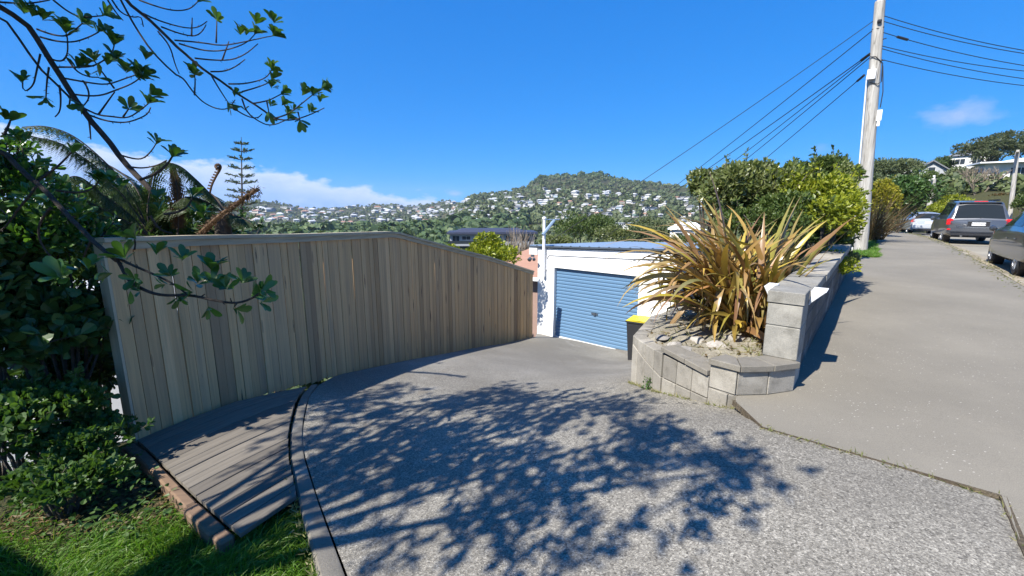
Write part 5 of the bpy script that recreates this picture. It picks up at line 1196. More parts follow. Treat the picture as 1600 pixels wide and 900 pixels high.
    below = ((x+1.70)*(2.61-2.28)-(y-2.28)*(-1.46+1.70)) > -.02
    ok = (x < kx-.10-.05*rg.random(n)) & (((s_ > .10) & (x < -1.66)) | (below & (x >= -1.7))) & (y < 2.46+.10*np.sin(x*5)+.16*rg.normal(size=n)+np.clip((x+2.0)*.12, -.15, .25))
    x, y = x[ok], y[ok]; m = len(x); z = zf(x, y)-.075; fl = np.sin(x*7+y*3)*1.2+np.sin(y*9-x*4)*.8
    comb = np.column_stack([np.cos(fl)*.8+.5, np.sin(fl)*.5-.2, np.zeros(m)]); L = rg.uniform(.06, .19, m)
    D = comb*rg.uniform(.2, 1.3, (m, 1))+rg.normal(size=(m, 3))*.3; D[:, 2] = rg.uniform(.25, 1.0, m)
    leaf_obj('lawn_grass', M['grass'], None, np.column_stack([x, y, z]), D, rdir(m), L, rg.uniform(.004, .008, m), 'blade', droop=.35, kind='stuff')
    # lawn soil sheet
    G = [[(xx, yy, float(zf(xx, yy))-.066) for xx in np.linspace(-4.2, -.3, 26)] for yy in np.linspace(.6, 3.9, 24)]
    # tufts in cracks along the paving
    pts = []
    for a, b_, k in ((nd(-.47,3.35), nd(.69,3.35), 70), (nd(.70,3.3), nd(.70,1.5), 40)):
        for _ in range(k): t = rg.random()**1.3; pts.append(a*(1-t)+b_*t+np.append(rg.normal(size=2)*.012, .0))
    for s in rg.uniform(.1, PLs[-1], 130): q = plp(s)-pln(s)*rg.uniform(.0, .03); pts.append(np.array([q[0], q[1], float(zf(*q))-.0]))
    for k in rg.integers(60, 150, 90): q = kerb[k]; pts.append(np.array([q[0]-.165*(.95), q[1]-.02, float(zf(*q))+.01]))
    P = np.array(pts); P[:, 2] = np.where(P[:, 2] == 0, zf(P[:, 0], P[:, 1])-.005, P[:, 2]); P = np.repeat(P, 4, 0)+rg.normal(size=(len(P)*4, 3))*[.012,.012,0]; m = len(P)
    leaf_obj('crack_weeds', M['drygrass'], None, P, np.column_stack([rg.normal(size=(m, 2)), rg.uniform(.1, 1., m)]), rdir(m), rg.uniform(.015, .06, m), rg.uniform(.004, .010, m), 'blade', kind='stuff')
    q = plp(1.60)-pln(1.60)*.025; root = thing('wall_weed', 'small bright green weed growing at the foot of the planter wall', 'plant', (q[0], q[1], float(zf(*q)))); P = np.array([q[0], q[1], float(zf(*q))])+rg.normal(size=(60, 3))*[.02,.02,.0]+np.column_stack([np.zeros((60, 2)), rg.uniform(0, .13, 60)])
    leaf_obj('leaves', M['weed'], root, P, rdir(60)+[0,0,.4], rdir(60), rg.uniform(.02, .045, 60), .018, 'rhomb')
    # litter along the kerb
    n = 2600; d = rg.uniform(2, 42, n); nn = 2.36+rg.normal(size=n)*.13; k_ = rg.random(n) < .35; nn = np.where(k_, 2.2+rg.normal(size=n)*.10, nn); off = bend(d); x = NV[0]*(nn+off)+DV[0]*d; y = NV[1]*(nn+off)+DV[1]*d; z = street(d)+np.where(nn < 2.245, .018, np.where(nn < 2.395, .024, -.098))
    leaf_obj('kerb_litter', M['drygrass'], None, np.column_stack([x, y, z]), np.column_stack([rg.normal(size=(n, 2)), rg.normal(size=n)*.15]), np.tile([0,0,1.], (n, 1))+rg.normal(size=(n, 3))*.25, rg.uniform(.03, .09, n), rg.uniform(.012, .035, n), 'rhomb', kind='stuff')
    # verge by the pole
    n = 9000; u = rg.random((n, 2)); nn = -.46+u[:, 0]*.62-.25*(u[:, 0] > 2); d = 16.5+u[:, 1]*9; off = bend(d); x = NV[0]*(nn+off)+DV[0]*d; y = NV[1]*(nn+off)+DV[1]*d; keep = nn < .12+.05*np.sin(d*3); x, y, d = x[keep], y[keep], d[keep]
    leaf_obj('verge_grass', M['grass'], None, np.column_stack([x, y, street(d)+.012]), np.column_stack([rg.normal(size=(len(x), 2)), rg.uniform(.4, 1.2, len(x))]), rdir(len(x)), rg.uniform(.08, .2, len(x)), .018, 'blade', droop=.2, kind='stuff')
build_left_bank()
def frond(m, L, D_, U_, W_, P_, path, r0, pl, hang=.55, dens=34):
    p = smooth_poly(path, 40, 2); m.tube(p, np.linspace(r0, r0*.3, len(p)), 5)
    rg = RNG; t = np.gradient(p, axis=0); t = norm(t)
    for s in np.linspace(.16, .99, dens):
        k = int(s*39); q = p[k]; side = norm(np.cross(t[k], [0,0,1.])); ln = pl*math.sin(math.pi*min(1, .12+s*.86))**.7*rg.uniform(.85, 1.1)
        for sg in (-1, 1):
            dd = norm(side*sg+t[k]*.35-np.array([0,0,hang*rg.uniform(.7,1.4)])); c = int(max(5, ln/.022))
            for v in np.linspace(.08, 1, c):
                q2 = q+dd*ln*v-np.array([0,0,.18*ln*v*v]); w = .055*(1-v*.75)
                for s2 in (-1, 1): P_.append(q2); D_.append(t[k]*s2+dd*.45-np.array([0,0,.15])); L.append(w); U_.append(np.cross(t[k], dd))
def build_ferns():
    z4 = 1/3.75
    def pp(pts, F, F1): return [at(x*z4, y*z4+180, F+(F1-F)*i/(len(pts)-1)) for i, (x, y) in enumerate(pts)]
    specs = [('tree_fern', 'large tree fern behind the fence with fronds arching up to the left', at(232, 372, 5.2), [
                ([(870,680),(800,520),(700,360),(560,220),(420,110),(270,60),(130,70)], 5.1, 4.6, .40), ([(870,680),(760,520),(600,330),(450,220),(330,150),(200,130),(100,90)], 5.0, 4.4, .36), ([(860,690),(740,560),(600,470),(470,350),(380,370),(330,440)], 4.9, 4.3, .34),
                ([(860,690),(700,600),(540,520),(400,450),(300,430)], 4.8, 4.2, .32), ([(880,680),(840,500),(760,370),(640,290),(520,250)], 5.4, 5.6, .36), ([(880,690),(860,560),(880,430),(900,330),(960,270)], 5.3, 5.2, .22), ([(860,700),(720,640),(600,600),(480,600)], 4.9, 4.4, .3), ([(880,690),(930,600),(1000,540),(1090,560)], 5.1, 4.9, .28)]),
             ('tree_fern', 'smaller tree fern behind the fence with a curled brown shoot against the cloud', at(348, 352, 5.0), [
                ([(1310,560),(1230,460),(1140,370),(1050,290),(960,275),(890,310)], 4.9, 4.5, .26), ([(1300,570),(1200,500),(1100,470),(1020,520)], 4.9, 4.6, .24), ([(1310,560),(1270,480),(1180,430),(1100,440)], 5.2, 5.4, .24), ([(1040,700),(1045,560),(1035,400),(1010,300)], 5.0, 4.9, .10), ([(1320,570),(1420,600),(1480,640)], 5.0, 5.0, .18)])]
    for i, (nm, lb, base, fr) in enumerate(specs):
        root = thing(nm, lb, 'tree fern', (base[0], base[1], base[2]-2.6)); tr = MB(); tr.tube([base-[0,0,2.6], base-[0,0,1.2], base+[0,0,.12]], [.12,.10,.085], 8); tr.build('trunk', M['bark'], root)
        for pts, F, F1, pl in fr:
            m = MB(); L, D_, U_, P_ = [], [], [], []; frond(m, L, D_, U_, None, P_, pp(pts, F, F1), .014, pl); ob = m.build('frond', M['bark'], root)
            o = leaf_obj('leaflets', M['fernleaf'] if i == 0 or pl > .12 else M['deadfern'], root, np.array(P_), np.array(D_), np.array(U_), np.array(L), np.array(L)*.42, 'rhomb'); o.parent = ob
        if i == 1:
            c = pp([(1230,455),(1240,410),(1265,360),(1282,330),(1292,305),(1285,290),(1268,290),(1262,302),(1270,312),(1278,306)], 4.9, 4.8); m = MB(); p = smooth_poly(c, 40, 2); m.tube(p, np.interp(np.linspace(0,1,40), [0,.5,.75,1], [.010,.011,.017,.012]), 7)
            for k in range(4, 26, 3): m.tube([p[k], p[k]+np.array([-.035, 0, .008])], [.007,.010], 5)
            m.build('curled_shoot', M['deadfern'], root)
            m = MB(); q = np.array(pp([(1180,690),(1290,590),(1390,520),(1450,470),(1510,435)], 4.6, 4.3)); q = smooth_poly(q, 20, 1); m.tube(q, np.linspace(.03, .018, 20), 7); o = m.build('dead_frond', M['deadfern'], root)
            P_ = np.repeat(q, 26, 0)+RNG.normal(size=(520, 3))*.016; D_ = RNG.normal(size=(520, 3))*.6+np.array([-.4,0,-.2]); x = leaf_obj('dead_leaflets', M['deadfern'], root, P_, D_, rdir(520), RNG.uniform(.025,.085,520), .010, 'rhomb'); x.parent = o
build_ferns()
# ------------------------------------------------------------------ power poles and cables
def build_poles():
    F = 14.4; bz = .13; b = at(1345, 388, F); b[2] = bz; t = at(1375, 4, F*.995); root = thing('power_pole', 'tall weathered wooden power pole at the edge of the footpath', 'utility pole', b); ax = norm(t-b); m = MB()
    rg = np.random.default_rng(2); prof = []; n = 12; Hh = np.linalg.norm(t-b); k = 30
    pts = [b-ax*.5+ax*(Hh+.5)*i/(k-1) for i in range(k)]; m.tube(pts, np.linspace(.20, .135, k)+rg.normal(size=k)*.0025, 14); m.lathe([(.134,0),(.12,.05),(.07,.085)], t, ax, 14); m.build('pole', M['poleconcrete'], root, smooth='auto')
    def on(f, a, o=.0): # a point on the pole's surface: fraction up, angle
        c = b+(t-b)*f; r = .20+(.135-.20)*f+o; return c+np.array([math.cos(a), math.sin(a), 0])*r
    face = math.atan2(-b[1], -b[0]); L = face-R(75); Rr = face+R(70)
    c = MB(); c.tube([on(.0,L,.03), on(.3,L,.03), on(.72,L,.03), on(.735,L,.02)], .02, 8); c.build('conduit', M['whitepipe'], root)
    c = MB(); q = on(.73, face-R(20), .06); c.obox(q, (.085,-.06,0), (.03,.042,0), (0,0,.14)); c.build('service_box', M['whitepipe'], root)
    c = MB(); q = on(.57, Rr, .05); c.obox(q, (.05,-.035,0), (.03,.042,0), (0,0,.16)); c.obox(q-[0,0,.25], (.03,-.02,0), (.02,.03,0), (0,0,.07)); c.build('fuse_box', M['whitepipe'], root)
    c = MB(); c.tube([on(.80,face-R(50),.03), on(.795,face,.05), on(.77,Rr,.04), on(.70,Rr,.04), on(.69,face+R(30),.04), on(.70,face-R(30),.04)], .014, 5); c.tube([on(.76,Rr,.05), on(.66,Rr,.10), on(.60,Rr,.06)], .014, 5); c.build('cable_loop', M['wire'], root)
    c = MB(); c.lathe([(.05,-.04),(.06,0),(.05,.04)], on(.925, face+R(8), .03), (0,0,1), 8); c.tube([on(.905,face-R(70),.012), on(.90,face,.012), on(.905,face+R(70),.012)], .012, 5)
    for f in (.86,.78): c.tube([on(f,Rr,.0), on(f,Rr,.09)], .015, 5); 
    c.build('insulator', M['wire'], root)
    def cab(name, p, q, sag, r, label, n=26, bead=None):
        p, q = np.array(p, float), np.array(q, float); th = np.linspace(0, 1, n)[:, None]; P = p*(1-th)+q*th; P[:, 2] -= sag*4*(th*(1-th))[:, 0]; m = MB(); m.tube(P, r, 5)
        if bead: 
            s = int(bead*n); m.tube([P[s], P[s]+(P[s+1]-P[s])/np.linalg.norm(P[s+1]-P[s])*.32], [.035,.035], 6)
        o = m.build(name, M['wire']); tag(o, label, 'cable', 'overhead cables on the wooden power pole'); return o
    down = 'thin black cable sloping from the wooden pole down over the valley'
    off = np.array([0, 0, 0.])
    cab('overhead_cable', on(.935,L), at(832,394,17), .12, .011, 'uppermost cable sloping from the pole top down past the garage')
    cab('overhead_cable', on(.90,L), at(905,398,40), .30, .014, down)
    cab('overhead_cable', on(.815,L), at(890,398,52), .5, .016, 'thick dark cable with a joint near the pole sloping down to the valley', bead=.03)
    cab('overhead_cable', on(.81,L), at(925,398,54), .7, .014, down)
    cab('overhead_cable', on(.80,L), at(960,398,50), .5, .014, down)
    cab('overhead_cable', on(.735,L,.1), at(1010,392,46), .3, .013, 'lowest cable leaving the pole on the left just under the service box', bead=.02)
    for f, py, lb, bd in ((.945, 53, 'topmost cable running right from the wooden pole', None), (.925, 58, 'second cable from the top running right from the pole', None), (.885, 77, 'cable with a dark bead beside the pole running right', .05), (.835, 86, 'upper of two middle cables running right from the pole', None), (.825, 98, 'lower of two middle cables running right from the pole', None), (.785, 109, 'lowest cable running right from the wooden pole', None)):
        a = on(f, Rr); e = at(1600, py, 13.6); d = e-a; cab('overhead_cable', a, a+d*2.6, .45, .011, lb, bead=bd)
    # far leaning pole
    F = 40; b = at(1446, 362, F); t = at(1459, 279, F); root = thing('power_pole', 'far leaning power pole with a crossarm behind the silver car', 'utility pole', (b[0], b[1], b[2]-1)); m = MB(); m.tube([b-[0,0,1], t], [.24,.18], 9); m.build('pole', M['poleconcrete'], root)
    m = MB(); q = at(1457, 282, F); ax = np.array([.8,.6,0]); m.obox(q, ax*1.15, (-.05,.06,0), (0,0,.06)); q2 = at(1450, 291, F); m.obox(q2-ax*.4, ax*.9, (-.04,.05,0), (0,0,.045)); m.build('crossarm', M['poleconcrete'], root)
    m = MB(); m.tube([t, t+[0,0,.28]], .09, 8); m.build('cap', M['whitepipe'], root)
    F = 27; b = at(1579, 345, F); t = at(1590, 237, F); root = thing('power_pole', 'tall straight power pole with a crossarm in front of the modern house', 'utility pole', (b[0], b[1], b[2]-1)); m = MB(); m.tube([b-[0,0,1], t], [.115,.10], 9); m.build('pole', M['poleconcrete'], root)
    m = MB(); q = at(1590, 238, F); m.obox(q, np.array([.75,.66,0])*1.1, (-.04,.05,0), (0,0,.055)); m.tube([q+np.array([.75,.66,0])*.8, at(1590,248,F)], .03, 5); m.build('crossarm', M['poleconcrete'], root)
build_poles()
# ------------------------------------------------------------------ parked cars
def ring(zb, wb, zl, wl, zt, wt):
    k = min(1, max(0, (zt-zl)/.5)); h = [(wb*.85, zb), (wb, zb+.10), (max(wb, wl)*1.012, (zb+zl)/2+.06), (wl, zl), (wl+(wt-wl)*.10-.004, zl+(zt-zl)*.12+.01*(1-k)), (wt+.03, zt-.055*k-.01), (wt*.62, zt+.005), (0, zt+.02)]
    return h+[(-x, z) for x, z in h[-2::-1]]
class Car:
    def __init__(s, name, label, p, rotz, st, paint):
        s.root = thing(name, label, 'car', p, rotz=rotz); s.R = np.array([[(x, y, z) for x, z in ring(*r)] for y, *r in st]); s.paint = paint
        n = len(s.R); fine = np.linspace(0, n-1, (n-1)*4+1); b = MB(); b.grid([[s.surf(a, u) for u in np.linspace(0, 14, 57)] for a in fine], flip=False)
        k = 57; b.f.append(tuple(range(k))); b.m.append(0); e = len(b.v)-k; b.f.append(tuple(range(e+k-1, e-1, -1))); b.m.append(0)
        for i in range(len(fine)-1): b.f.append((i*k, (i+1)*k, (i+1)*k+k-1, i*k+k-1)); b.m.append(0)
        bm_me = b.mesh('body', [paint]); bm = bmesh.new(); bm.from_mesh(bm_me); bmesh.ops.recalc_face_normals(bm, faces=bm.faces[:]); bm.to_mesh(bm_me); bm.free(); autosmooth(bm_me, 50); s.body = link('body', bm_me, s.root)
    def surf(s, a, u):
        # catmull-rom over the ring, eased linear along the body
        i = int(min(max(math.floor(a), 0), len(s.R)-2)); t = a-i
        def r(k):
            j = int(min(max(math.floor(u), 0), 13)); f = u-j; P = s.R[k]; p0, p1, p2, p3 = P[max(j-1,0)], P[j], P[j+1], P[min(j+2,14)]
            return .5*((2*p1)+(p2-p0)*f*.55+0*f+(2*p2-2*p1-(p2-p0)*.55+0)*0+ (2*(p2-p1)-(p2-p0)*.55)*f*f) if False else p1*(1-f)+p2*f
        n = len(s.R); m0, m1, m2, m3 = r(max(i-1,0)), r(i), r(i+1), r(min(i+2,n-1)); ta = (m2-m0)*.32; tb = (m3-m1)*.32
        h = t*t*t; q = t*t; return m1*(2*h-3*q+1)+ta*(h-2*q+t)+m2*(3*q-2*h)+tb*(h-q)
    def patch(s, name, a0, a1, u0, u1, mat, parent=None, eps=.006, na=8, nu=10):
        b = MB(); G = []
        for a in np.linspace(a0, a1, na):
            row = []
            for u in np.linspace(u0, u1, nu):
                p = s.surf(a, u); du = s.surf(a, min(u+.05, 14))-s.surf(a, max(u-.05, 0)); da = s.surf(a+.03, u)-s.surf(a-.03, u); n = np.cross(du, da); n /= np.linalg.norm(n)+1e-9
                c = np.array([0, p[1], .7]); n = n if n@(p-c) > 0 else -n; row.append(p+n*eps)
            G.append(row)
        b.grid(G); return b.build(name, mat, parent or s.root, smooth=True)
    def wheels(s, ys, x, r=.345, w=.215):
        for y in ys:
            for sg in (-1, 1):
                A = MB(); A.lathe([(r*1.10,-.20),(r*1.10,.012)], (sg*(x+w/2-.045), y, r*1.03), (sg,0,0), 28); A.build('wheel_arch', M['black'], s.root)
                b = MB(); pr = [(r*.62,-w/2),(r*.93,-w/2),(r,-w/2+.035),(r,w/2-.035),(r*.93,w/2),(r*.66,w/2),(r*.64,w/2-.03)]; b.lathe(pr, (sg*(x), y, r), (sg,0,0), 28); wh = b.build('wheel', M['tyre'], s.root, smooth='auto')
                q = MB(); q.lathe([(r*.66,w/2-.012),(r*.60,w/2-.005),(r*.58,w/2-.04),(r*.55,w/2-.042)], (sg*x, y, r), (sg,0,0), 28); c = np.array([sg*(x+w/2-.018), y, r])
                for k in range(7):
                    a = k*2*math.pi/7; d = np.array([0, math.cos(a), math.sin(a)]); tv = np.array([0, -math.sin(a), math.cos(a)]); q.obox(c+d*r*.33, d*r*.29, tv*r*.055, (sg*.012,0,0))
                q.lathe([(r*.14,-.02),(r*.14,.02),(r*.08,.028)], tuple(c), (sg,0,0), 12); q.build('rim', M['rim'], wh)
    def bx(s, name, lo, hi, mat, parent=None, bev=.012):
        b = MB(); b.box(lo, hi); me = b.mesh(name, [mat]); bm = bmesh.new(); bm.from_mesh(me); bmesh.ops.bevel(bm, geom=bm.edges[:], offset=min(bev, min(h-l for l, h in zip(lo, hi))*.4), segments=2, affect='EDGES'); bm.to_mesh(me); bm.free(); return link(name, me, parent or s.root)
    def plate(s, y, z, txt=None):
        pl = s.bx('number_plate', (-.20, y-.012, z-.065), (.20, y, z+.065), M['platewhite'], bev=.006)
        if txt:
            cu = bpy.data.curves.new('plate_lettering', 'FONT'); cu.body = txt; cu.size = .105; cu.align_x = 'CENTER'; cu.align_y = 'CENTER'; cu.extrude = .001
            t = bpy.data.objects.new('tmp', cu); me = bpy.data.meshes.new_from_object(t); me.name = 'plate_lettering'; me.materials.clear(); me.materials.append(M['wire']); bpy.data.objects.remove(t); bpy.data.curves.remove(cu)
            o = link('plate_lettering', me, pl); o.location = (0, y-.014, z); o.rotation_euler = (math.pi/2, 0, 0)
def road_pose(n, d): return nd(n+float(bend(d)), d, float(street(d))-.112), YAW+.0032*max(0, d-12)
def build_cars():
    p, rz = road_pose(3.42, 28.3)
    st = [(-2.30,.44,.77,.96,.83,1.00,.79),(-2.25,.36,.87,1.02,.89,1.05,.80),(-1.96,.31,.905,1.05,.915,1.70,.66),(-1.72,.28,.91,1.05,.92,1.785,.65),(-.4,.26,.92,1.03,.925,1.83,.665),(.35,.26,.92,1.01,.925,1.78,.64),(1.12,.26,.92,1.0,.915,1.06,.72),(1.9,.28,.90,.92,.87,.97,.66),(2.24,.33,.80,.76,.76,.82,.56),(2.32,.42,.66,.66,.64,.70,.45)]
    c = Car('parked_suv', 'dark grey four-wheel-drive wagon parked at the kerb with its number plate towards us', p, rz, st, M['suvpaint'])
    c.patch('rear_window', 1.10, 1.86, 5.25, 8.75, M['glass']); c.patch('windscreen', 5.1, 5.9, 5.3, 8.7, M['glass'])
    for f in (lambda u: u, lambda u: 14-u):
        c.patch('side_window', 2.62, 2.98, f(4.15), f(4.92), M['glass']); c.patch('side_window', 3.03, 3.92, f(4.15), f(4.92), M['glass']); c.patch('side_window', 3.98, 4.95, f(4.15), f(4.9), M['glass'])
    c.wheels((-1.36, 1.36), .80, .355, .23)
    for s in (-1, 1):
        x = s*.84; c.bx('tail_light', (x-.105, -2.30, .80), (x+.105, -2.08, 1.07), M['redlamp'], bev=.03)
        c.bx('reflector', (x-.07, -2.325, .60), (x+.07, -2.25, .66), M['redlamp']); c.bx('roof_rail', (s*.60-.02, -1.6, 1.80), (s*.60+.02, .3, 1.87), M['black'], bev=.015)
        b = MB(); b.lathe([(.02,0),(.09,.05),(.10,.12),(.05,.15)], (s*.93, .95, 1.02), (s,-.15,.1), 10); b.build('door_mirror', M['suvpaint'], c.root, smooth='auto')
        b = MB(); b.tube([(s*.45,-2.30,.36),(s*.45,-2.2,.36)], .04, 10); b.build('exhaust', M['chrome'], c.root)
    c.bx('rear_bumper', (-.86, -2.36, .50), (.86, -2.2, .74), M['suvpaint'], bev=.05); c.bx('bumper_skirt', (-.78, -2.33, .36), (.78, -2.2, .51), M['black'], bev=.03); c.bx('bumper_trim', (-.62,-2.372,.70),(.62,-2.33,.725), M['chrome'], bev=.006)
    c.bx('brake_light', (-.20, -2.02, 1.755), (.20, -1.94, 1.795), M['redlamp']); c.bx('spoiler', (-.62, -2.04, 1.725), (.62, -1.80, 1.762), M['suvpaint'], bev=.015)
    c.bx('tailgate_trim', (-.34, -2.325, .965), (.34, -2.29, .995), M['chrome'], bev=.006); c.bx('plate_recess', (-.32, -2.309, .765), (.32, -2.29, .955), M['black']); c.plate(-2.312, .86, 'KWR404'); c.bx('badge', (-.66,-2.312,.76),(-.44,-2.295,.785), M['chrome'], bev=.004)
    b = MB(); b.tube([(.02,-2.24,1.09),(.28,-2.19,1.17)], .012, 5); b.build('rear_wiper', M['black'], c.root)
    # near car at the right edge
    p, rz = road_pose(3.45, 16.8)
    st = [(-2.22,.42,.74,.90,.78,.96,.70),(-2.15,.32,.84,.96,.85,1.0,.70),(-1.75,.26,.875,1.0,.875,1.10,.64),(-1.0,.24,.885,1.0,.885,1.48,.60),(-.1,.23,.89,.98,.89,1.56,.60),(.6,.23,.89,.96,.885,1.49,.58),(1.38,.24,.885,.95,.875,1.01,.68),(1.85,.27,.86,.84,.83,.89,.62),(2.15,.32,.76,.72,.72,.77,.52),(2.24,.40,.62,.62,.60,.66,.42)]
    c = Car('parked_sedan', 'dark graphite car parked nearest, cut by the right edge of the picture', p, rz, st, M['carpaint2'])
    c.patch('rear_window', 2.12, 2.88, 5.3, 8.7, M['glass']); c.patch('windscreen', 5.1, 5.9, 5.3, 8.7, M['glass'])
    for f in (lambda u: u, lambda u: 14-u):
        c.patch('side_window', 3.05, 3.93, f(4.15), f(4.9), M['glass']); c.patch('side_window', 3.99, 5.2, f(4.15), f(4.9), M['glass'])
    c.wheels((-1.33, 1.36), .775, .325, .205)
    for s in (-1, 1):
        b = MB(); b.lathe([(.02,0),(.075,.05),(.085,.12),(.04,.15)], (s*.90, .98, 1.0), (s,-.15,.15), 10); b.build('door_mirror', M['carpaint2'], c.root, smooth='auto'); c.bx('door_handle', (s*.905-.015,-.35,.80),(s*.905+.015,-.16,.83), M['carpaint2'])
        c.bx('door_handle', (s*.902-.015,-1.15,.82),(s*.902+.015,-.96,.85), M['carpaint2']); c.bx('side_lamp', (s*.895-.01,1.55,.70),(s*.895+.01,1.64,.73), M['chrome']); c.bx('tail_light', (s*.78-.09,-2.2,.78),(s*.78+.09,-2.05,.94), M['redlamp'], bev=.03)
        b = MB(); q = [c.surf(a, 3.0 if s > 0 else 11.0)*[1.004,1,1] for a in np.linspace(1.2, 7.5, 20)]; 
    # silver hatchback
    p, rz = road_pose(3.42, 40.3)
    st = [(-2.15,.40,.72,.92,.80,.97,.76),(-2.08,.30,.84,.98,.86,1.02,.74),(-1.62,.26,.87,.99,.87,1.40,.58),(-.3,.24,.88,.97,.88,1.47,.60),(.4,.24,.88,.95,.88,1.42,.58),(1.2,.24,.87,.93,.86,.99,.66),(1.8,.28,.84,.82,.80,.87,.60),(2.1,.36,.66,.66,.62,.72,.45)]
    c = Car('parked_hatchback', 'silver hatchback parked on the road in front of the dark wagon', p, rz+R(2), st, M['silver']); c.patch('rear_window', 1.12, 1.85, 5.2, 8.8, M['glass']); c.patch('windscreen', 4.1, 4.9, 5.3, 8.7, M['glass'])
    for f in (lambda u: u, lambda u: 14-u): c.patch('side_window', 2.1, 2.97, f(4.15), f(4.9), M['glass']); c.patch('side_window', 3.03, 4.1, f(4.15), f(4.9), M['glass'])
    c.wheels((-1.28, 1.3), .76, .31, .2)
    for s in (-1, 1): c.bx('tail_light', (s*.77-.10,-2.15,.80),(s*.77+.09,-1.96,1.0), M['redlamp'], bev=.03)
    c.bx('rear_bumper', (-.80,-2.21,.42),(.80,-2.05,.70), M['silver'], bev=.05); c.bx('bumper_skirt', (-.72,-2.18,.28),(.72,-2.05,.43), M['black'], bev=.03); c.plate(-2.155, .80)
    b = MB(); b.tube([(0,-2.06,1.06),(.30,-1.98,1.10)], .010, 5); b.build('rear_wiper', M['black'], c.root)
    # two cars beyond the crest
    st = [(-2.0,.40,.72,.90,.78,.95,.72),(-1.95,.30,.83,.96,.84,1.0,.70),(-1.5,.26,.85,.97,.85,1.38,.56),(0,.24,.86,.95,.86,1.45,.58),(.5,.24,.86,.93,.86,1.38,.56),(1.2,.24,.85,.91,.84,.97,.64),(1.9,.36,.66,.66,.62,.72,.45)]
    for px, F, nm, lb, pt in ((1411, 43, 'parked_hatchback', 'small red car half hidden beyond the crest behind the silver car', M['red']), (1401, 49, 'parked_hatchback', 'dark car parked farthest away beyond the crest of the footpath', M['navy'])):
        q = at(px, 369, F); c = Car(nm, lb, q, YAW+.0032*30+R(14), st, pt); c.patch('rear_window', 1.12, 1.85, 5.2, 8.8, M['glass']); c.patch('windscreen', 4.1, 4.9, 5.3, 8.7, M['glass'])
        for f in (lambda u: u, lambda u: 14-u): c.patch('side_window', 2.1, 3.9, f(4.15), f(4.9), M['glass'])
        c.wheels((-1.22, 1.22), .74, .3, .2)
        for s in (-1, 1): c.bx('tail_light', (s*.74-.09,-2.0,.78),(s*.74+.09,-1.85,.96), M['redlamp'], bev=.03)
build_cars()
# ------------------------------------------------------------------ buildings in the middle distance
def pt(name, c): return plain(name, c, .7)
HM = {'white': pt('house_white', (.74,.73,.70)), 'dullwhite': pt('weathered_white', (.62,.61,.58)), 'dullroof': pt('dull_pale_roof', (.44,.445,.44)), 'cream': pt('house_cream', (.62,.56,.46)), 'grey': pt('house_grey', (.36,.37,.38)), 'blue': pt('house_pale_blue', (.46,.56,.66)), 'terr': pt('terracotta_tile', (.34,.19,.13)), 'navy': pt('navy_cladding', (.035,.042,.075)), 'slate': pt('slate_roof', (.16,.165,.175)), 'rgrey': pt('pale_roof_steel', (.50,.51,.52)), 'wroof': pt('white_roof', (.80,.80,.79)), 'timber': pt('deck_timber', (.20,.13,.085)), 'brick': pt('pink_brick', (.33,.22,.18)), 'green': pt('green_roof', (.16,.24,.18)), 'orange': pt('orange_roof', (.55,.20,.07))}
def window(b_root, parent, x0, x1, z0, z1, y, cols=1):
    f = MB(); t = .05*(x1-x0)**.3; f.box((x0,y-.03,z0),(x1,y,z0+t)); f.box((x0,y-.03,z1-t),(x1,y,z1)); 
    for k in range(cols+1): xx = x0+(x1-x0-t)*k/cols; f.box((xx,y-.032,z0+t),(xx+t,y-.002,z1-t))
    w = f.build('window', HM['white'], b_root); p = MB(); p.box((x0+t*.5,y-.015,z0+t*.5),(x1-t*.5,y-.008,z1-t*.5)); p.build('pane', M['pane'], w)
def hroot(name, label, c, rot=None, cat='house'):
    th = math.atan2(c[0], c[1]); return thing(name, label, cat, c, rotz=-th if rot is None else rot)   # local -Y looks back at the viewer
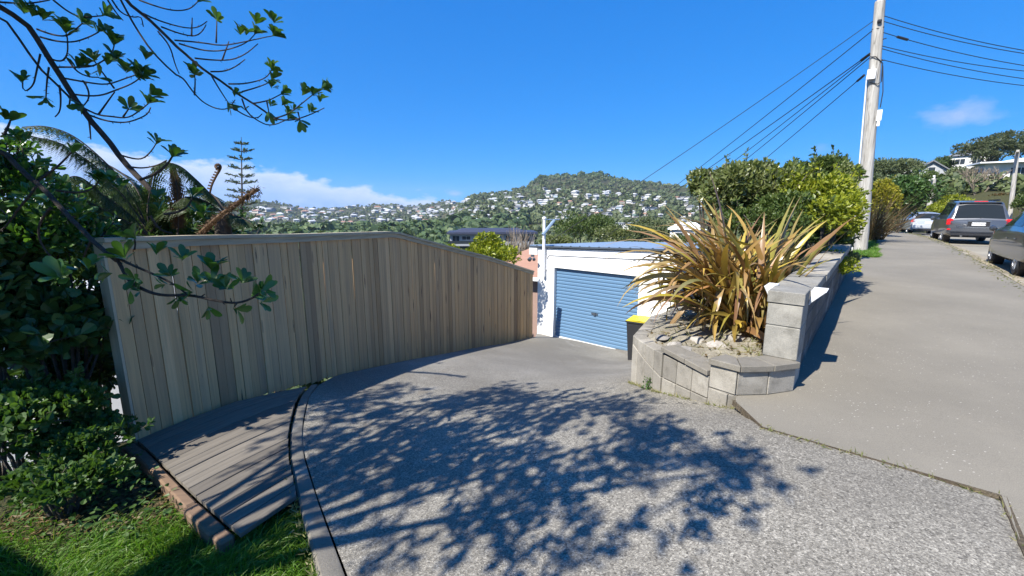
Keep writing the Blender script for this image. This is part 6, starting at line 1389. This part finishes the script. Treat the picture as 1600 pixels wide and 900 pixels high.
def build_mid():
    # navy apartment block
    F = 118; a = at(704, 384, F); b = at(835, 384, F); w = np.linalg.norm(b-a); c = (a+b)/2; root = hroot('apartment_block', 'low navy-roofed apartment block beyond the fence', c, R(4), 'building'); h = w/2
    m = MB(); m.box((-h,0,-8),(h,9,3.2)); m.build('wall', HM['grey'], root); m = MB(); m.box((-h-.8,-1.2,3.203),(h+.8,10,3.75)); m.hexa([(-h+1,-.6,3.753),(h-2,-.6,3.753),(h-2,9,3.753),(-h+1,9,3.753),(-h+3,1,4.5),(h-4,1,4.5),(h-4,8,4.5),(-h+3,8,4.5)]); m.build('roof', HM['navy'], root)
    m = MB(); m.box((-h-.6,-1.6,.1),(-h+7,-.002,.65)); m.build('balcony_slab', HM['grey'], root); m = MB(); m.box((-h-.5,-1.55,.652),(-h+6.9,-1.45,1.5)); m.build('balustrade', M['pane'], root)
    for x0, x1, z0, z1 in ((-h+.6,-h+2.6,1.2,2.8),(-h+3.2,-h+5.6,1.6,2.7),(-h+7,-h+9.4,1.2,2.8),(-2,2,1.2,2.8),(3.5,6,1.2,2.8),(h-4,h-1.2,1.2,2.8),(-h+.6,-h+3.6,-2,-.2),(-h+5,-h+8,-2,-.2),(-1,3,-2,-.2)): window(root, root, x0, x1, z0, z1, -.003, 2)
    m = MB(); m.box((-h+.02,-.05,-2.6),(-h+10,-.004,-.0)); m.build('cladding_panel', HM['navy'], root)
    # terracotta roofed house behind the garage corner
    c = at(806, 436, 15.5); root = hroot('brick_house', 'pink brick house with a terracotta roof between the fence end and the garage', (c[0], c[1], c[2]), R(-24))
    m = MB(); m.box((-1.7,0,-3),(2.6,5,.15)); m.build('wall', HM['brick'], root); m = MB(); m.hexa([(-2.0,-.35,.152),(2.9,-.35,.152),(2.9,5.3,.152),(-2.0,5.3,.152),(-.2,1.8,.95),(2.4,1.8,.95),(2.4,3.2,.95),(-.2,3.2,.95)]); m.build('roof', HM['terr'], root); m = MB(); m.box((-2.05,-.42,.05),(2.95,-.352,.17)); m.build('gutter', HM['wroof'], root)
    # white house behind the flax
    c = at(1073, 366, 52); root = hroot('white_house', 'small white house with a pale roof just left of the flax top', c, R(-20)); m = MB(); m.box((-1.9,0,-4),(1.9,3,.55)); m.build('wall', HM['white'], root); m = MB(); m.hexa([(-2.2,-.3,.553),(2.2,-.3,.553),(2.2,3.3,.553),(-2.2,3.3,.553),(-1,1.3,1.35),(1,1.3,1.35),(1,1.7,1.35),(-1,1.7,1.35)]); m.build('roof', HM['wroof'], root)
    for x in (-1.5, .3): window(root, root, x, x+1.1, -.7, .2, -.003, 2)
    # pale shed below the left bank
    c = at(150, 520, 7.4); root = thing('pale_shed', 'pale roofed shed glimpsed through the bushes left of the fence post', 'shed', (c[0], c[1], c[2]), rotz=R(20)); m = MB(); m.box((-1.7,0,-3.2),(.9,2.4,.02)); m.build('wall', HM['white'], root); m = MB(); m.hexa([(-1.9,-.25,.023),(1.1,-.25,.023),(1.1,2.6,.55),(-1.9,2.6,.55),(-1.9,-.25,.09),(1.1,-.25,.09),(1.1,2.6,.62),(-1.9,2.6,.62)]); m.build('roof', M['roofblue'] if False else HM['rgrey'], root)
    window(root, root, -1.2, -.3, -1.5, -.6, -.004, 2)
    # modern white house up on the right
    F = 47; c = at(1578, 296, F); root = thing('modern_house', 'white modern house with a pale roof and raised deck above the parked cars', 'house', c, rotz=YAW+R(8))
    k = 1.0
    m = MB(); m.box((-2.2,0,-.2),(9,3.0,2.75)); m.build('wall', HM['white'], root); m = MB(); m.box((-2.215,.3,-.1),(-2.203,2.95,2.7)); m.build('side_cladding', HM['blue'], root)
    m = MB(); m.hexa([(-2.9,-1.0,2.753),(10,-1.0,2.753),(10,3.4,2.753),(-2.9,3.4,2.753),(-2.9,-1.0,2.88),(10,-1.0,2.93),(10,3.4,3.1),(-2.9,3.4,2.95)]); m.hexa([(-1,-.2,2.96),(9,-.2,2.98),(9,3.2,3.12),(-1,3.2,3.0),(2,1.2,3.5),(8,1.2,3.5),(8,2,3.5),(2,2,3.5)]); m.build('roof', HM['wroof'], root)
    window(root, root, -.3, 1.3, .7, 2.3, -.004, 2); window(root, root, 1.7, 5.0, .5, 2.3, -.004, 3)
    b = MB(); 
    w = MB(); w.box((-2.24,.5,.6),(-2.218,1.2,2.3)); w.build('side_window', M['pane'], root); w = MB(); w.box((-2.24,1.7,.3),(-2.218,2.6,2.3)); w.build('side_window', M['pane'], root)
    d = MB(); d.box((-1.2,-2.8,-.45),(9.5,-.01,-.22)); d.build('deck', HM['timber'], root); 
    for x in np.arange(-1.0, 9.4, 1.15):
        q = MB(); q.box((x,-2.7,-3.6),(x+.16,-2.54,-.452)); q.build('deck_post', HM['timber'], root)
    r = MB(); r.box((-1.2,-2.8,.62),(9.5,-2.72,.70)); [r.box((x,-2.79,-.218),(x+.03,-2.75,.618)) for x in np.arange(-1.15, 9.4, .32)]; r.build('balustrade', HM['white'], root); u = MB(); u.box((-1.0,-.6,-3.4),(9,.0,-.46)); u.build('underfloor', M['black'], root)
    # hilltop house
    F = 92; c = at(1509, 260, F); root = thing('hilltop_house', 'two-storey white house half hidden by the spreading tree on the skyline', 'house', c, rotz=YAW+R(-20)); m = MB(); m.box((-2.8,0,-1.5),(3.2,6,2.2)); m.build('wall', HM['white'], root); m = MB(); m.hexa([(-3.2,-.4,2.203),(3.6,-.4,2.203),(3.6,6.4,2.203),(-3.2,6.4,2.203),(-2.2,2.8,3.5),(2.6,2.8,3.5),(2.6,3.2,3.5),(-2.2,3.2,3.5)]); m.build('roof', HM['slate'], root); window(root, root, -1.8, -.2, .4, 1.6, -.004, 2); window(root, root, .8, 2.2, .4, 1.6, -.004, 2)
    F = 78; c = at(1455, 270, F); root = thing('gabled_house', 'blue-grey gabled house front among the trees on the hill', 'house', c, rotz=YAW+R(5)); m = MB(); m.add([(-2.2,0,-1.5),(2.2,0,-1.5),(2.2,0,.3),(0,0,1.9),(-2.2,0,.3),(-2.2,7,-1.5),(2.2,7,-1.5),(2.2,7,.3),(0,7,1.9),(-2.2,7,.3)], [(0,1,2,3,4),(9,8,7,6,5),(1,6,7,2),(5,0,4,9),(0,5,6,1)]); m.build('wall', HM['grey'], root)
    m = MB(); m.hexa([(-2.6,-.5,.05),(0,-.5,1.95),(0,7.4,1.95),(-2.6,7.4,.05),(-2.6,-.5,.25),(0,-.5,2.15),(0,7.4,2.15),(-2.6,7.4,.25)]); m.hexa([(.001,-.5,1.95),(2.6,-.5,.05),(2.6,7.4,.05),(.001,7.4,1.95),(.001,-.5,2.15),(2.6,-.5,.25),(2.6,7.4,.25),(.001,7.4,2.15)]); m.build('roof', HM['slate'], root); window(root, root, -.5, .5, .0, 1.0, -.004, 1)
    c = at(1430, 264, 84); root = thing('gabled_house', 'small pale grey roofed house left of the blue-grey gable', 'house', c, rotz=YAW); m = MB(); m.box((-1.8,0,-2),(1.8,5,.5)); m.build('wall', HM['white'], root); m = MB(); m.hexa([(-2.2,-.4,.503),(2.2,-.4,.503),(2.2,5.4,.503),(-2.2,5.4,.503),(-.3,1,1.5),(.3,1,1.5),(.3,4,1.5),(-.3,4,1.5)]); m.build('roof', HM['slate'], root)
build_mid()
# ------------------------------------------------------------------ houses on the far hill
def house_mesh(name, wall, roof, w, dp, h, kind):
    m = MB(); m.box((-w/2,-dp/2,-4),(w/2,dp/2,h), 0); o = .5
    if kind == 'gable':
        e = h+w*.22; m.add([(-w/2-o,-dp/2-o,h+.003),(w/2+o,-dp/2-o,h+.003),(0,-dp/2-o,e),(-w/2-o,dp/2+o,h+.003),(w/2+o,dp/2+o,h+.003),(0,dp/2+o,e)], [(0,1,2),(5,4,3),(0,2,5,3),(2,1,4,5),(1,0,3,4)], 1)
    elif kind == 'hip':
        e = h+dp*.24; m.hexa([(-w/2-o,-dp/2-o,h+.003),(w/2+o,-dp/2-o,h+.003),(w/2+o,dp/2+o,h+.003),(-w/2-o,dp/2+o,h+.003),(-w/4,-.3,e),(w/4,-.3,e),(w/4,.3,e),(-w/4,.3,e)], 1)
    else: m.box((-w/2-o,-dp/2-o,h+.003),(w/2+o,dp/2+o,h+.35), 1)
    fy = -dp/2-.04
    for x in np.arange(-w/2+.8, w/2-1.4, 2.3): m.box((x,fy,h-2.0),(x+1.4,fy+.035,h-.7), 2)
    for y in np.arange(-dp/2+.8, dp/2-1.2, 2.4):
        m.box((-w/2-.04,y,h-2.0),(-w/2-.005,y+1.2,h-.7), 2); m.box((w/2+.005,y,h-2.0),(w/2+.04,y+1.2,h-.7), 2)
    return m.mesh(name, [HM[wall], HM[roof], M['pane']])
def ray_hill(px, py):
    r = ray(px, py); th = np.degrees(np.arctan2(r[0], r[1])); k = np.hypot(r[0], r[1]); R_ = np.geomspace(380, 1700, 500); z = H+r[2]/k*R_; tzv = tz_far(np.full(500, th), R_); hit = np.where(tzv >= z)[0]
    if not len(hit): return None
    q = R_[hit[0]]; return np.array([math.sin(math.radians(th))*q, math.cos(math.radians(th))*q, float(tzv[hit[0]])]), q
def build_hill():
    kinds = [('dullwhite','rgrey',10,8,3.6,'hip','white pale-roofed house'), ('dullwhite','slate',11,8,3.6,'gable','white dark-gabled house'), ('cream','terr',11,8,3.6,'hip','cream terracotta-roofed house'), ('dullwhite','dullroof',13,8,3.6,'flat','white flat-roofed house'), ('cream','slate',10,9,3.6,'gable','cream dark-gabled house'), ('grey','rgrey',12,8,3.6,'hip','grey pale-roofed house'), ('blue','dullroof',10,8,3.6,'hip','pale blue house'), ('dullwhite','green',10,8,3.6,'gable','white green-roofed house')]
    meshes = [house_mesh('house', *k[:2], *k[2:6]) for k in kinds]; pr = np.array([.27,.14,.07,.22,.08,.08,.08,.06]); rg = np.random.default_rng(17); placed = []
    cols = [(425,'above the tall pine'),(470,'right of the tall pine'),(520,'above the level part of the fence'),(570,'left of the fence kink'),(625,'above the fence kink'),(690,'right of the fence kink'),(750,'above the navy apartment roof'),(800,'right of the navy roof'),(850,'above the white pole'),(900,'left of the big tree'),(950,'above the big tree'),(1000,'right of the big tree'),(1050,'under the overhead cables'),(1200,'left of the flax')]
    def zone(px, py):
        c = next(t for x, t in cols if px < x); f = (py-np.interp(px, SKYL[:,0], SKYL[:,1]))/(350-np.interp(px, SKYL[:,0], SKYL[:,1]))
        return (' high' if f < .35 else ' midway' if f < .68 else ' low')+(' on the far ridge ' if px < 690 else ' on the far hill ')+c
    def put(px, py, k, sc_, nm='house', label=None, group='houses scattered over the far hillside', mesh=None):
        h = ray_hill(px, py)
        if h is None: return False
        p, q = h
        for o in placed:
            if (o[0]-p[0])**2+(o[1]-p[1])**2 < (.0125*q)**2: return False
        o = bpy.data.objects.new(nm, mesh or meshes[k]); C.objects.link(o); o.location = tuple(p+[0,0,-.2]); o.rotation_euler = (0, 0, -math.atan2(p[0], p[1])+rg.uniform(-.9, .9)); sc_ = sc_*q*7.2/6710 if mesh is None else sc_; o.scale = (sc_,)*3
        tag(o, label or (kinds[k][6].split(' among')[0].split(' on the')[0]+zone(px, py)), 'house', group); placed.append(p); return True
    n = 0; t = 0
    while n < 215 and t < 4000:                                    # main hill
        t += 1; px = rg.uniform(690, 1100); sk = np.interp(px, SKYL[:,0], SKYL[:,1]); f = rg.beta(1.6, 1.25); py = sk+6+(347-sk-6)*f
        if px > 830 and py < sk+22: continue
        if put(px, py, rg.choice(8, p=pr), rg.uniform(.8, 1.25)): n += 1
    n = 0; t = 0
    while n < 118 and t < 4000:                                    # suburb on the left
        t += 1; px = rg.uniform(395, 700); sk = np.interp(px, SKYL[:,0], SKYL[:,1]); py = rg.uniform(max(sk+3, 324), 350-.02*abs(px-520))
        if put(px, py, rg.choice(8, p=[.26,.12,.12,.16,.10,.12,.06,.06]), rg.uniform(.75, 1.25), label=kinds[0][6].replace('hillside','ridge') if False else None): n += 1
    om = house_mesh('long_building', 'cream', 'orange', 34, 10, 8, 'hip'); put(528, 327, 0, 1.25, 'long_building', 'long building with an orange roof on the left skyline', None, om); put(590, 325, 0, .6, 'long_building', 'small orange-roofed building right of the long one on the skyline', None, om)
    fw = house_mesh('large_house', 'white', 'rgrey', 22, 9, 7, 'flat')
    for px, py, lb in ((978, 358, 'wide white house on the lower slope above the garage roof'), (696, 356, 'white flat house at the foot of the hill above the fence kink'), (1012, 331, 'row of white units halfway up the hill right of the big tree')): put(px, py, 0, .8, 'large_house', lb, None, fw)
    # tree cover over the hill and the valley floor as masses
    def cover(name, n, f, mat, rmin, rmax, size, seed, quads=26, span=(-58, 36)):
        rg = np.random.default_rng(seed); th = rg.uniform(*span, n); r = np.exp(rg.uniform(math.log(rmin), math.log(rmax), n)); x = r*np.sin(np.radians(th)); y = r*np.cos(np.radians(th)); z = tz_far(th, r) if rmin > 50 else tz(x, y); ok = f(th, r, rg)
        x, y, z, r = x[ok], y[ok], z[ok], r[ok]; HP = np.array(placed)
        if len(HP):                                                # leave the houses' fronts clear
            vis = np.ones(len(x), bool)
            for hp in HP:
                d = hp[:2]/np.linalg.norm(hp[:2]); rx, ry = hp[0]-x, hp[1]-y; al = rx*d[0]+ry*d[1]; lat = np.abs(rx*d[1]-ry*d[0]); vis &= ~((al > -9) & (al < 30) & (lat < 3.4))
            x, y, z, r = x[vis], y[vis], z[vis], r[vis]
        m = len(x); S_ = size(r, rg, m); hgt = S_*rg.uniform(.75, 1.25, m); c = np.column_stack([x, y, z+hgt*.55]); k = quads; O = norm(rg.normal(size=(m, k, 3))); O[..., 2] = np.abs(O[..., 2])*1.0-.25; P = c[:, None]+O*np.stack([S_, S_, hgt], -1)[:, None]*rg.uniform(.55, 1.05, (m, k, 1)); D = norm(rg.normal(size=(m, k, 3)))*.8+norm(np.cross(O, rg.normal(size=(m, k, 3)))); U = O+rg.normal(size=(m, k, 3))*.3; L = (S_[:, None]*rg.uniform(.55, 1.0, (m, k))).ravel()
        P = (P-norm(D)*L.reshape(m, k)[..., None]*.5).reshape(-1, 3); leaf_obj(name, mat, None, P, D.reshape(-1, 3), U.reshape(-1, 3), L, L*.85, 'quad', .12, kind='stuff')
    sky_ok = lambda th, r, rg: (th > -11)
    cover('hillside_trees', 5200, lambda th, r, rg: (th > -12) & (r > 430), M['fargreen'], 430, 1120, lambda r, g, m: g.uniform(2.6, 5.2, m), 1, 20)
    cover('hilltop_trees', 420, lambda th, r, rg: (th > 2.5) & (th < 14.5) & (r > 950), M['farforest'], 950, 1060, lambda r, g, m: g.uniform(5, 8, m), 2, 26)
    cover('suburb_trees', 2600, lambda th, r, rg: (th < -8) & (r > 800), M['fargreen'], 800, 1560, lambda r, g, m: g.uniform(3.0, 6.0, m), 3, 18)
    cover('valley_bush', 3000, lambda th, r, rg: (th < 2) & (r < 520), M['farforest'], 110, 520, lambda r, g, m: np.clip(r*.018, 3.0, 6.5)*g.uniform(.75, 1.25, m), 4, 46)
    cover('valley_scrub', 1500, lambda th, r, rg: (th >= -2) & (r < 520), M['fargreen'], 90, 520, lambda r, g, m: np.clip(r*.014, 2.0, 5.0)*g.uniform(.7, 1.2, m), 5, 40)
    cover('bank_undergrowth', 1100, lambda th, r, rg: th < 40, M['farforest'], 11.5, 110, lambda r, g, m: np.clip(r*.05, .45, 2.6)*g.uniform(.7, 1.2, m), 6, 40, (-100, -14))
    # bush on the rising ground beyond the street on the right
    rg = np.random.default_rng(12)
    def slope(name, n, mat, rmin, rmax, tmin, tmax, size, seed):
        rg = np.random.default_rng(seed); th = rg.uniform(tmin, tmax, n); r = np.exp(rg.uniform(math.log(rmin), math.log(rmax), n)); x = r*np.sin(np.radians(th)); y = r*np.cos(np.radians(th)); nn = x*NV[0]+y*NV[1]; d = x*DV[0]+y*DV[1]; ok = ((nn-bend(np.clip(d, 0, 62)) > 12.5) | (d > 66)) & ((nn-bend(np.clip(d,0,62)) > -1) | (d > 30)); x, y = x[ok], y[ok]; z = tz(x, y); m = len(x); S_ = size*rg.uniform(.6, 1.3, m); k = 60; O = norm(rg.normal(size=(m, k, 3))); O[..., 2] = np.abs(O[..., 2]); P = np.column_stack([x, y, z])[:, None]+O*S_[:, None, None]*rg.uniform(.7, 1.05, (m, k, 1))*np.array([1,1,.8]); D = norm(rg.normal(size=(m, k, 3))); L = (S_[:, None]*rg.uniform(.25, .5, (m, k))).ravel(); leaf_obj(name, mat, None, P.reshape(-1, 3), D.reshape(-1, 3), (O+rg.normal(size=O.shape)*.4).reshape(-1, 3), L, L*.6, 'quad', .15, kind='stuff')
    slope('slope_undergrowth', 620, M['fargreen'], 55, 260, 33, 62, 1.7, 9); slope('roadside_undergrowth', 260, M['midgreen'], 26, 90, 44, 66, 1.0, 10)
build_hill()
# ------------------------------------------------------------------ air between here and the far hill
def build_haze():
    m = bpy.data.materials.new('air'); m.use_nodes = True; t = m.node_tree; t.nodes.clear(); o = t.nodes.new('ShaderNodeOutputMaterial'); v = t.nodes.new('ShaderNodeVolumePrincipled')
    v.inputs['Color'].default_value = (.70,.84,1.0,1); v.inputs['Density'].default_value = .00013; v.inputs['Anisotropy'].default_value = .15; t.links.new(v.outputs[0], o.inputs['Volume'])
    b = MB(); b.box((-3650,-3650,-75),(3650,3650,160)); tag(b.build('haze', m), kind='stuff')
build_haze()
